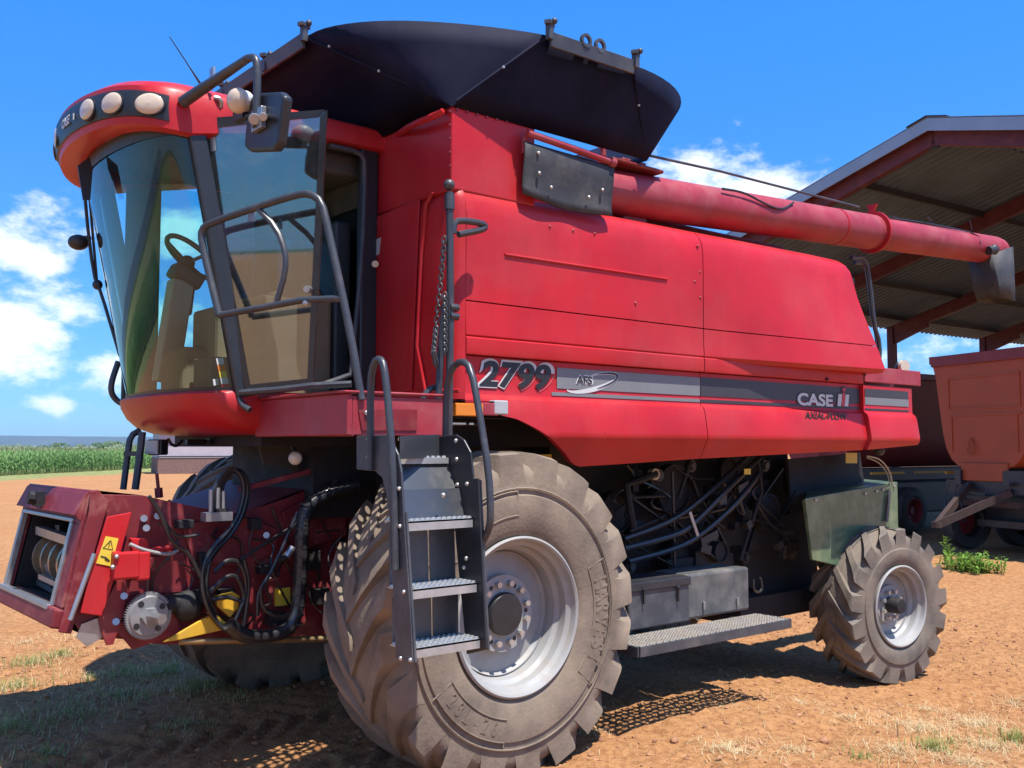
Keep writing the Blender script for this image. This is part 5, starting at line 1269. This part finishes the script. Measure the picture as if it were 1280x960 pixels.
# ------------------------------------------------------------------ FEEDER HOUSE
YN, YF = 1.216, 2.49
def FY(x, y, Y=YN): return PY(x, y, Y)
side = [(128,618),(178,619),(212,627),(262,637),(300,642),(360,622),(432,592),(448,640),(440,740),(420,792),(330,800),(205,806),(165,802),(150,797),(128,800),(104,796),(88,770)]
mb = MB(); mb.prism([FY(x, y) for x, y in side], (0,.012,0)); mb.prism([FY(x, y)+Vector((0,YF-YN,0)) for x, y in side], (0,-.012,0))
top = [FY(x, y) for x, y in ((120,613),(178,619),(212,627),(262,637),(300,642),(432,592))]
mb.loft([top, [p+Vector((0,YF-YN,0)) for p in top]]); bot = [FY(x, y) for x, y in ((104,794),(205,804),(420,791))]; mb.loft([bot, [p+Vector((0,YF-YN,0)) for p in bot]])
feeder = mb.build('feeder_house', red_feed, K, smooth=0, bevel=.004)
# mouth frame: sloping front plate with a rectangular opening
TL, TR, BR, BL = Vector((-2.05,YF,1.664)), Vector((-2.05,YN,1.664)), Vector((-2.205,YN,.93)), Vector((-2.205,YF,.965))
un = (TL-TR).normalized(); vn = (BR-TR).normalized(); fn = un.cross(vn).normalized()
if fn.dot(C-TR) < 0: fn = -fn
def Mth(a, b_, o=0.): return TR + (TL-TR)*a + (BR-TR)*b_ + fn*o
W_, H_ = (TL-TR).length, (BR-TR).length
oa0, oa1, ob0, ob1 = .12, .93, .25, .86
mb = MB()
def platep(a0, a1, b0, b1, o0, o1): mb.prism([Mth(a0,b0,o0), Mth(a1,b0,o0), Mth(a1,b1,o0), Mth(a0,b1,o0)], fn*(o1-o0))
platep(0, 1, 0, ob0, -.06, 0); platep(0, 1, ob1, 1.0, -.06, .03); platep(0, oa0, ob0, ob1, -.06, .0); platep(oa1, 1, ob0, ob1, -.06, .0)
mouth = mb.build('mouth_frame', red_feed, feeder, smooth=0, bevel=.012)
mb = MB(); platep(oa0-.015, oa1+.015, ob0-.03, ob0, -.02, .012); platep(oa0-.02, oa0+.01, ob0, ob1, -.02, .014); platep(oa1-.01, oa1+.02, ob0, ob1, -.02, .014); platep(oa0-.015, oa1+.015, ob1-.01, ob1+.03, -.02, .034); mb.build('wear_edge', steel, mouth, smooth=0, bevel=.004)
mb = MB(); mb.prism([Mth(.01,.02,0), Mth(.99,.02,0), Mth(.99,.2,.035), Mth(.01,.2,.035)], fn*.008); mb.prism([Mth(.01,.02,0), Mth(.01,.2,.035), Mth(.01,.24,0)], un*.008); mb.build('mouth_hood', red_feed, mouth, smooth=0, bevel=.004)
b = MB(); b.box(Mth(.56,.12,.06), (.05,.10,.09)); b.cyl(Mth(.56,.12,.06), Mth(.56,.12,.12), .04, 10); b.build('hood_bracket', chassis_m, mouth, smooth=0)
# inside of the mouth
mb = MB(); 
def inn(a, b_, dpt): return Mth(a, b_, -dpt)
for a in (oa0, oa1): mb.prism([inn(a,ob0,.04), inn(a,ob1,.04), inn(a,ob1,.8), inn(a,ob0,.8)], un*.004)
mb.prism([inn(oa0,ob0,.8), inn(oa1,ob0,.8), inn(oa1,ob1,.8), inn(oa0,ob1,.8)], -fn*.01); mb.prism([inn(oa0,ob1,.03), inn(oa1,ob1,.03), inn(oa1,ob1-.03,.8), inn(oa0,ob1-.03,.8)], vn*.004); mb.prism([inn(oa0,ob0,.03), inn(oa1,ob0,.03), inn(oa1,ob0-.02,.8), inn(oa0,ob0-.02,.8)], vn*.004)
mb.build('mouth_lining', chassis_m, mouth, smooth=0)
mb = MB()
dc0, dc1 = inn(oa0+.0,.56,.22), inn(oa1,.56,.22); L_ = (dc1-dc0)
mb.tube([dc0, dc1], .11, 24)
for k in range(5):
    p = dc0+L_*(.16+k*.17); mb.lathe([(.11,-.018),(.155,-.016),(.155,.016),(.11,.018)], p, L_, 28)
mb.build('feed_drum', grain, mouth, smooth=35)
mb = MB(); mb.beam(inn(oa0+.02,.40,.08), inn(oa1-.1,.37,.08), .05, .05); mb.beam(inn(oa0,.74,.12), inn(oa1-.25,.72,.12), .07, .03); mb.beam(inn(oa0+.3,.83,.2), inn(oa1,.8,.2), .06, .03); mb.tube([inn(.75,.30,.15), inn(.78,.84,.3)], .018, 8); mb.tube([inn(.62,.62,.1), inn(.72,.84,.2)], .012, 8); mb.build('feed_slat', steel, mouth, smooth=0)
# side bars and bracket plate along the near edge of the mouth
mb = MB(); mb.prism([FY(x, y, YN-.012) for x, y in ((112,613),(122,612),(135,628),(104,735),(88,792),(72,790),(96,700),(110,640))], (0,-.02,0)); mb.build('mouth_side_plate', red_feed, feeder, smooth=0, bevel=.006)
mb = MB(); mb.prism([FY(x, y, YN-.05) for x, y in ((133,646),(164,640),(157,665),(140,730),(127,770),(100,766),(112,716))], (0,-.012,0)); bp_ = mb.build('bracket_plate', red, feeder, smooth=0, bevel=.004)
mb = MB(); mb.tube([FY(118,692,YN-.075), FY(88,775,YN-.075)], .014, 10); mb.build('lock_bar', steel, feeder)
mb = MB(); mb.prism([FY(x, y, YN-.064) for x, y in ((132,670),(148,673),(139,708),(120,704))], (0,-.003,0)); ws = mb.build('warning_sticker', yel_st, bp_, smooth=0)
mb = MB(); tri = [FY(x, y, YN-.068) for x, y in ((138.5,675.5),(129,685),(141,687))]; mb.tube(tri+[tri[0]], .0022, 5, caps=False); mb.tube([FY(137,679,YN-.068), FY(136,684,YN-.068)], .0025, 5)
for a_, b_ in (((126,695),(133,697)),((131,699),(136,701)),((131,696),(137,701))): mb.tube([FY(*a_, YN-.068), FY(*b_, YN-.068)], .003, 5)
mb.build('warning_symbol', ink, ws)
mb = MB(); mb.span(FY(143,691,YN-.16), FY(172,722,YN-.12)); mb.span(FY(143,690,YN-.12), FY(146,720,YN-.03)); mb.span(FY(172,690,YN-.15), FY(184,724,YN-.10)); mb.build('stop_bracket', red, feeder, smooth=0, bevel=.012)
mb = MB()
for x, y in ((146,696),(141,709)): mb.ball(FY(x, y, YN-.165), .014, seg=8, rings=5)
for x, y in ((180,648),(197,645),(183,660),(333,669),(155,745),(145,777)): mb.cyl(FY(x, y, YN), FY(x, y, YN-.05), .02, 8)
mb.build('feeder_bolt', steel, feeder, smooth=0)
mb = MB(); mb.prism([FY(x, y, YN-.03) for x, y in ((160,672),(180,673),(184,690),(162,690))], (0,-.05,0)); mb.tube([FY(180,690,YN-.08), FY(216,684,YN-.08)], .018, 8); mb.build('latch_handle', red, feeder, smooth=0, bevel=.006)
mb = MB(); mb.tube([FY(162,680,YN-.13), FY(180,688,YN-.14), FY(212,694,YN-.12), FY(222,688,YN-.1)], .010, 8, 2); mb.build('latch_cable', rim_m, feeder)
mb = MB(); mb.prism([FY(x, y, YN-.01) for x, y in ((95,797),(101,780),(128,770),(136,790),(122,800),(108,808))], (0,-.01,0)); mb.build('skid_hook', steel, feeder, smooth=0)
mb = MB(); mb.prism([FY(x, y, YN-.02) for x, y in ((122,770),(148,720),(158,735),(152,770),(140,805),(132,806),(126,790))], (0,-.02,0)); mb.prism([FY(x, y, YN-.02) for x, y in ((140,785),(210,740),(225,790),(165,812),(155,800))], (0,-.012,0)); mb.build('side_cheek', red_dk, feeder, smooth=0)
# raised pads on the long side
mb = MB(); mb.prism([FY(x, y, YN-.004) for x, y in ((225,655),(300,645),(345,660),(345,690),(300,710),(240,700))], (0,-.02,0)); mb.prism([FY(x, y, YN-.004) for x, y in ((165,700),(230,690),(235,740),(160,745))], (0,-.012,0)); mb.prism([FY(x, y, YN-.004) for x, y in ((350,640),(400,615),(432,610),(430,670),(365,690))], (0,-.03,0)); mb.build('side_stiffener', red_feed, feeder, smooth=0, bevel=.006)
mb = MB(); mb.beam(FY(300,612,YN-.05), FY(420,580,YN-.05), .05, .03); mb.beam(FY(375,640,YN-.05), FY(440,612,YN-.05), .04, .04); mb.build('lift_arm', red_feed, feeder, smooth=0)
# slip clutch gear
gc = FY(186,770,YN-.10); mb = MB(); nT = 60; rg = .132
outer = []
for k in range(nT*2): a = math.pi*k/nT; rr = rg if k % 2 else rg-.012; outer.append((rr*math.cos(a), rr*math.sin(a)))
mb.prism([gc+Vector((x, 0, z)) for x, z in outer], (0,.03,0)); gear = mb.build('drive_gear', gear_m, feeder, smooth=0)
mb = MB(); mb.lathe([(.0005,-.012),(.105,-.012),(.112,0)], gc, (0,1,0), 40); mb.lathe([(.0005,-.04),(.05,-.04),(.055,-.01)], gc, (0,1,0), 6); mb.build('gear_face', gear_m, gear, smooth=30)
mb = MB()
for k in range(4): a = k*math.pi/2+.6; p = gc+Vector((.085*math.cos(a), -.0125, .085*math.sin(a))); mb.cyl(p, p-Vector((0,.002,0)), .017, 14)
mb.build('gear_hole', ink, gear, smooth=0)
mb = MB(); mb.cyl(gc-Vector((0,.03,0)), gc-Vector((-.02,.15,.0)), .03, 6); mb.build('drive_shaft', steel, gear, smooth=0)
mb = MB(); mb.tube([gc+Vector((.1,.05,.04)), FY(262,745,YN-.05)], .055, 14); mb.ball(FY(235,757,YN-.06), .09, 1,.7,1, 14, 8); mb.build('clutch_housing', chassis_m, feeder, smooth=30)
mb = MB(); mb.prism([FY(x, y, YN-.13) for x, y in ((204,803),(255,773),(272,769),(290,785),(268,790),(225,800))], (0,.02,0)); mb.prism([FY(x, y, YN-.12) for x, y in ((270,745),(292,740),(300,745),(298,760),(288,772),(272,758))], (0,.03,0)); mb.build('yellow_shield', yellow, feeder, smooth=0, bevel=.004)
mb = MB(); mb.tube([FY(225,802,YN-.10), FY(420,798,YN-.10)], .02, 10); mb.build('shield_rail', brass, feeder)
mb = MB(); mb.span(FY(345,736,YN-.02), FY(359,755,YN+.02)); mb.build('yellow_tag', yel_st, feeder, smooth=0)
mb = MB(); mb.span(FY(410,650,YN+.1), FY(432,676,YN+.3)); mb.build('red_shield', red, K, smooth=0, bevel=.01)
# hydraulic cylinders under the feeder, dark underside
mb = MB(); mb.cyl((-1.5,1.4,.85), (-.25,1.4,.75), .05, 14); mb.cyl((-1.5,2.3,.85), (-.25,2.3,.75), .05, 14); mb.span((-.5,1.05,.75),(-.1,2.5,1.3)); mb.build('lift_cylinder', chassis_m, K, smooth=30)
mb = MB()
yh = YN-.16
H1 = [(266,640),(268,610),(282,585),(298,590),(304,615),(292,655),(262,690),(250,715),(252,750),(272,785),(300,795)]
for k in range(6): mb.tube([PY(x+random.uniform(-2.5,2.5)+k*1.6, y+random.uniform(-2.5,2.5), yh+.012*k) for x, y in H1], .0125, 7, 2)
mb.tube([PY(x, y, yh-.02) for x, y in ((186,620),(200,640),(215,680),(236,690),(250,720))], .012, 7, 2)
mb.tube([PY(x, y, yh) for x, y in ((268,715),(285,698),(304,705),(310,740),(295,775))], .014, 7, 2); mb.tube([PY(x, y, yh) for x, y in ((262,740),(285,718),(300,722),(308,755),(285,745),(265,750))], .013, 7, 2)
mb.tube([PY(x, y, yh) for x, y in ((322,770),(322,740),(340,715),(372,640))], .012, 7, 2); mb.tube([PY(x, y, yh) for x, y in ((325,735),(326,760),(345,772),(368,768))], .013, 7, 2)
mb.tube([PY(x, y, yh) for x, y in ((300,700),(330,680),(372,655),(382,640),(420,600))], .012, 7, 2); mb.tube([PY(x, y, yh) for x, y in ((186,620),(215,668),(230,672),(250,668))], .010, 7, 2)
mb.tube([PY(x, y, yh) for x, y in ((305,700),(312,730),(303,790))], .014, 7, 2)
mb.build('hydraulic_hoses', hose_m, K)
random.seed(21)
mb = MB()
for _ in range(16):
    x = random.uniform(190, 400); y = random.uniform(625, 740); pts = []
    for k in range(5): pts.append(PY(x, y, yh+.1+random.uniform(-.05,.03))); x += random.uniform(-30, 40); y += random.uniform(-10, 38)
    mb.tube(pts, random.choice((.005,.007,.009)), 6, 2)
mb.build('wiring_cable', hose_m, K)
mb = MB()
for x, y, w_, h_ in ((230,655,.09,.05),(252,700,.05,.09),(318,655,.07,.07),(332,712,.1,.05),(390,700,.08,.12),(282,742,.09,.06),(400,745,.1,.1),(345,775,.12,.06)): mb.box(PY(x, y, YN-.05), (w_, .08, h_))
mb.build('valve_block', chassis_m, feeder, smooth=0, bevel=.006)
mb = MB(); mb.tube([PY(x, y, yh-.02) for x, y in ((445,607),(410,615),(384,632),(377,660),(376,720),(370,780),(345,795),(305,797),(285,780))], .042, 12, 2); mb.build('hose_sleeve', hose_m, K)
mb = MB()
for f in range(26):
    a = f/25; pts = [(445,607),(410,615),(384,632),(377,660),(376,720),(370,780)]; i = min(int(a*5), 4); x = pts[i][0]+(pts[i+1][0]-pts[i][0])*(a*5-i); y = pts[i][1]+(pts[i+1][1]-pts[i][1])*(a*5-i); p = PY(x, y, yh-.02); q = PY(x+1, y+ (4 if i > 1 else 0), yh-.02); t = (PY(pts[i+1][0], pts[i+1][1], yh)-PY(pts[i][0], pts[i][1], yh)).normalized()
    mb.tube([p-t*.006, p+t*.006], .0445, 12)
mb.build('sleeve_wrap', belt_m, K)
mb = MB(); p = PY(268,625,yh)
for dx, dz in ((-.02,0),(.02,.01),(.055,-.01)): mb.cyl(p+Vector((dx,0,-.09)), p+Vector((dx,0,.06+dz)), .014, 10)
mb.span(p+Vector((-.06,-.03,-.12)), p+Vector((.1,.05,-.07)))
mb.cyl(PY(358,696,yh), PY(366,684,yh), .024, 10); mb.build('hose_coupler', steel, K, smooth=30)
mb = MB(); mb.cyl(PY(348,700,yh), PY(358,696,yh), .022, 10); mb.span(PY(270,636,yh-.02), PY(282,652,yh+.02)); mb.build('coupler_body', chassis_m, K, smooth=0)
mb = MB(); p = PY(369,573,1.05); mb.lathe([(.0005,-.02),(.025,-.018),(.04,-.006),(.042,.02)], p, (.45,.85,.1), 24); fl = mb.build('under_cab_lamp', lens_w, K, smooth=50)
mb = MB(); mb.tube([p, p+Vector((.03,.05,.02)), p+Vector((.0,.1,.14))], .014, 8); mb.build('lamp_bracket', black_pl, fl)
b = MB(); p = PY(197,559,1.9); b.box(p, (.07,.12,.10), rz=.5); ul = b.build('under_cab_flood_lamp', black_pl, K, smooth=0, bevel=.01)
b = MB(); b.box(p+Vector((-.045,-.02,0)), (.012,.1,.085), rz=.5); b.build('lamp_lens', lens_w, ul, smooth=0)
mb = MB(); mb.tube([PY(210,548,1.9), PY(214,556,1.9), PY(222,558,1.9), PY(228,550,1.9)], .010, 6, 2); mb.tube([PY(233,553,1.8),PY(262,553,1.8)], .02, 6); mb.span(PY(262,548,1.7), PY(270,556,1.75)); mb.build('under_cab_wiring', hose_m, K)
mb = MB(); mb.tube([PY(175,538,2.0), PY(163,545,2.0), PY(160,565,2.0), PY(154,612,2.0)], .021, 8, 1); mb.tube([PY(178,540,1.85), PY(174,575,1.85), PY(169,612,1.85)], .024, 8); mb.beam(PY(157,567,1.95), PY(176,567,1.88), .05, .03); mb.build('front_step_frame', railgrey, K)
mb = MB(); mb.tube([PY(196,592,1.6), PY(198,612,1.6)], .011, 8); mb.tube([PY(198,610,1.6), PY(199,622,1.6)], .025, 8); mb.build('feeder_lever', red_dk, feeder)
mb = MB(); mb.prism([PY(x, y, 1.3) for x, y in ((320,545),(340,545),(352,558),(378,575),(372,590),(330,580))], (0,.02,0)); mb.build('dusty_pan', beige, K, smooth=0)

# ------------------------------------------------------------------ SMALL GROUND THINGS
def gpt(x, y): return Vector((x, y, gz(x, y)))
random.seed(5)
mb = MB()
for _ in range(14000):
    x = random.uniform(-3.8, 7.8); y = random.uniform(-2.4, 6.0)
    s_ = .0045*random.paretovariate(2.4); s_ = min(s_, .022); p = gpt(x, y)
    mb.ball(p+Vector((0,0,s_*.25)), s_, random.uniform(.8,1.4), random.uniform(.7,1.2), random.uniform(.5,.9), 6, 4, .5)
o = mb.build('soil_crumbs', rock_m, smooth=60, flipfix=False); tag(o, 'loose crumbs of red soil scattered over the yard', 'soil', kind='stuff')
for (px, py, s_, lb) in ((1030,942,.035,'dark red clod lying on the soil at the lower right'), (843,953,.026,'small red clod near the bottom edge below the side step')):
    p = PZ(px, py, -.1); p.z = gz(p.x, p.y); b = MB(); b.ball(p+Vector((0,0,s_*.4)), s_, 1.2, .9, .8, 12, 8, .35); o = b.build('soil_clod', rock_m, smooth=50, flipfix=False); tag(o, lb, 'clod')
def blade(mb, p, h, w, lean, a):
    u = Vector((math.cos(a), math.sin(a), 0)); s_ = Vector((-u.y, u.x, 0))*w
    m1 = p+u*lean*.35+Vector((0,0,h*.6)); t = p+u*lean+Vector((0,0,h*(.95 if lean < h else .5)))
    mb.add([p-s_, p+s_, m1+s_*.7, m1-s_*.7, t], [(0,1,2,3), (3,2,4)])
def patch(mb, px, py, rad, n, h, w, leanf):
    c = PZ(px, py, -.05)
    for _ in range(n):
        a = random.random()*6.28; r_ = rad*abs(random.gauss(0, .5)); x = c.x+math.cos(a)*r_; y = c.y+math.sin(a)*r_
        blade(mb, gpt(x, y), h*random.uniform(.4, 1.1), w, h*leanf*random.uniform(.2, 1.2), random.random()*6.28)
gg_ = MB(); dg_ = MB()
for (px, py, r_, n, h) in ((40,840,.35,260,.10),(75,828,.3,200,.09),(20,868,.4,260,.10),(110,860,.35,120,.08),(160,850,.3,200,.10),(205,850,.35,300,.12),(245,870,.35,240,.12),(150,880,.5,260,.09),(90,900,.5,260,.09),(10,920,.4,300,.1),(230,910,.35,140,.08),(300,880,.4,90,.07),(60,950,.5,200,.08),(1125,690,.2,40,.08)):
    patch(gg_, px, py, r_, int(n*.75), h*.9, .0028, .8); patch(dg_, px, py, r_*1.2, n//2, h*.8, .0022, 1.6)
for (px, py, r_, n, h) in ((1165,940,.16,190,.085),(1190,925,.3,90,.06),(1270,915,.25,220,.085),(1075,960,.2,60,.06)):
    patch(gg_, px, py, r_, n, h, .003, .7)
for (px, py, r_, n, h) in ((1150,900,.5,420,.06),(1220,890,.4,420,.06),(1240,930,.4,320,.06),(1120,950,.4,260,.06),(1060,900,.4,120,.05),(910,955,.3,260,.06),(1000,880,.4,80,.05),(990,950,.35,120,.05),(730,930,.3,80,.05),(1210,960,.3,200,.07),(1270,860,.4,160,.05),(900,900,.4,60,.05),(100,800,.5,200,.05),(30,810,.4,160,.05),(1160,870,.3,140,.05),(250,830,.3,120,.05)):
    patch(dg_, px, py, r_, n, h, .0019, 2.2)
for _ in range(2600):
    x = random.uniform(-3.8, 8); y = random.uniform(-2.4, 6.2); blade(dg_, gpt(x, y), random.uniform(.01,.03), .0015, random.uniform(.03,.09), random.random()*6.28)
# upright pale stalk
for k in range(3): blade(dg_, gpt(*PZ(1122+k, 932, -.1).xy), .13, .004, .01, k)
o = gg_.build('green_grass', grass_g, smooth=0, flipfix=False); tag(o, 'thin green grass tufts on the red soil', 'grass', kind='stuff')
o = dg_.build('dry_grass', grass_d, smooth=0, flipfix=False); tag(o, 'pale dry grass and straw lying on the red soil', 'straw', kind='stuff')
# low yellow-green weeds by the shed
def weeds(px, py, wid, h, n, label, name='weed_clump'):
    c = PZ(px, py, -.05); root = MB()
    for k in range(n):
        x = c.x + random.gauss(0, wid*.5)*RT.x; y = c.y + random.gauss(0, wid*.5)*RT.y + random.gauss(0, min(.25, wid*.4)); p = Vector((x, y, gz(x, y))); hh = h*random.uniform(.4, 1.15)
        root.tube([p, p+Vector((random.uniform(-.05,.05), random.uniform(-.05,.05), hh))], .005, 4)
        for j in range(9):
            z = hh*(.15+.85*j/9); a = random.random()*6.28; u = Vector((math.cos(a), math.sin(a), random.uniform(-.1,.7))).normalized(); s_ = u.cross(Vector((0,0,1))).normalized()*random.uniform(.012,.025); q = p+Vector((0,0,z)); ln = random.uniform(.06,.13)
            root.add([q, q+u*ln*.5+s_, q+u*ln, q+u*ln*.5-s_], [(0,1,2,3)])
    o = root.build(name, weed_m, smooth=0, flipfix=False); tag(o, label, 'weeds')
weeds(1214, 714, .40, .26, 120, 'bright green weed clump growing at the edge of the shed shadow')
weeds(1183, 706, .05, .42, 9, 'taller leafy weed standing beside the rear tyre, left of the weed clump')

# ------------------------------------------------------------------ every separate piece becomes a part of its own
KEEP = {'step_studs','step_teeth','lettering','model_number','sidewall_lettering','sidewall_rib','warning_symbol','safety_chain','inner_body','tyre','front_wheel','rear_wheel','roof_sheet','wall_rib','mouth_lining','lining','feed_drum','engine_deck','crown','trunk','drive_gear','gear_face','platform','rear_hood_core','chassis','drawbar','door_border','barge_flashing','hub_flange','feeder_house','mouth_frame','wear_edge','wheel_rim','swoosh_decal','emblem','step_rim','tub','safety_chain','battery_box','unloading_auger','steering_wheel','front_axle','rear_axle','seat','grain_tank','middle_side_panel','upper_side_panel','lower_side_panel'}
ONE = {'bolts':'bolt','nuts':'nut','hoses':'hose'}
def pieces(me):
    n = len(me.vertices); par = list(range(n))
    def fd(a):
        while par[a] != a: par[a] = par[par[a]]; a = par[a]
        return a
    for e in me.edges:
        a, b_ = fd(e.vertices[0]), fd(e.vertices[1])
        if a != b_: par[a] = b_
    isl = {}
    for i in range(n): isl.setdefault(fd(i), []).append(i)
    gs = []
    for k, vi in isl.items():
        co = np.array([me.vertices[i].co[:] for i in vi]); gs.append([co.min(0)-.003, co.max(0)+.003, set(vi)])
    ch = True
    while ch:
        ch = False
        for i in range(len(gs)):
            for j in range(len(gs)-1, i, -1):
                if (gs[i][0] <= gs[j][1]).all() and (gs[j][0] <= gs[i][1]).all():
                    gs[i] = [np.minimum(gs[i][0], gs[j][0]), np.maximum(gs[i][1], gs[j][1]), gs[i][2] | gs[j][2]]; del gs[j]; ch = True
    return [g[2] for g in gs]
for o in list(col.objects):
    if o.type != 'MESH' or not o.parent: continue
    base = o.name.split('.')[0]
    nm = '_'.join(ONE.get(w, w) for w in base.split('_'))
    if nm != base: o.name = nm
    if base in KEEP or len(o.data.vertices) > 6000 or o.get('kind'): continue
    top_ = o
    while top_.parent: top_ = top_.parent
    if top_.name.startswith('bushy'): continue
    gs = pieces(o.data)
    if len(gs) < 2 or len(gs) > 60: continue
    me = o.data; smooth = [p.use_smooth for p in me.polygons]
    for gi, g in enumerate(gs):
        ids = sorted(g); mp_i = {v: i for i, v in enumerate(ids)}
        fs_ = [p for p in me.polygons if p.vertices[0] in g]
        m2 = bpy.data.meshes.new(nm); m2.from_pydata([me.vertices[i].co[:] for i in ids], [], [[mp_i[v] for v in p.vertices] for p in fs_]); m2.update()
        m2.materials.append(me.materials[0])
        if any(smooth): m2.polygons.foreach_set('use_smooth', [True]*len(m2.polygons)); m2.set_sharp_from_angle(angle=R(40))
        if gi == 0: o.data = m2
        else:
            c_ = o.copy(); c_.data = m2; col.objects.link(c_)
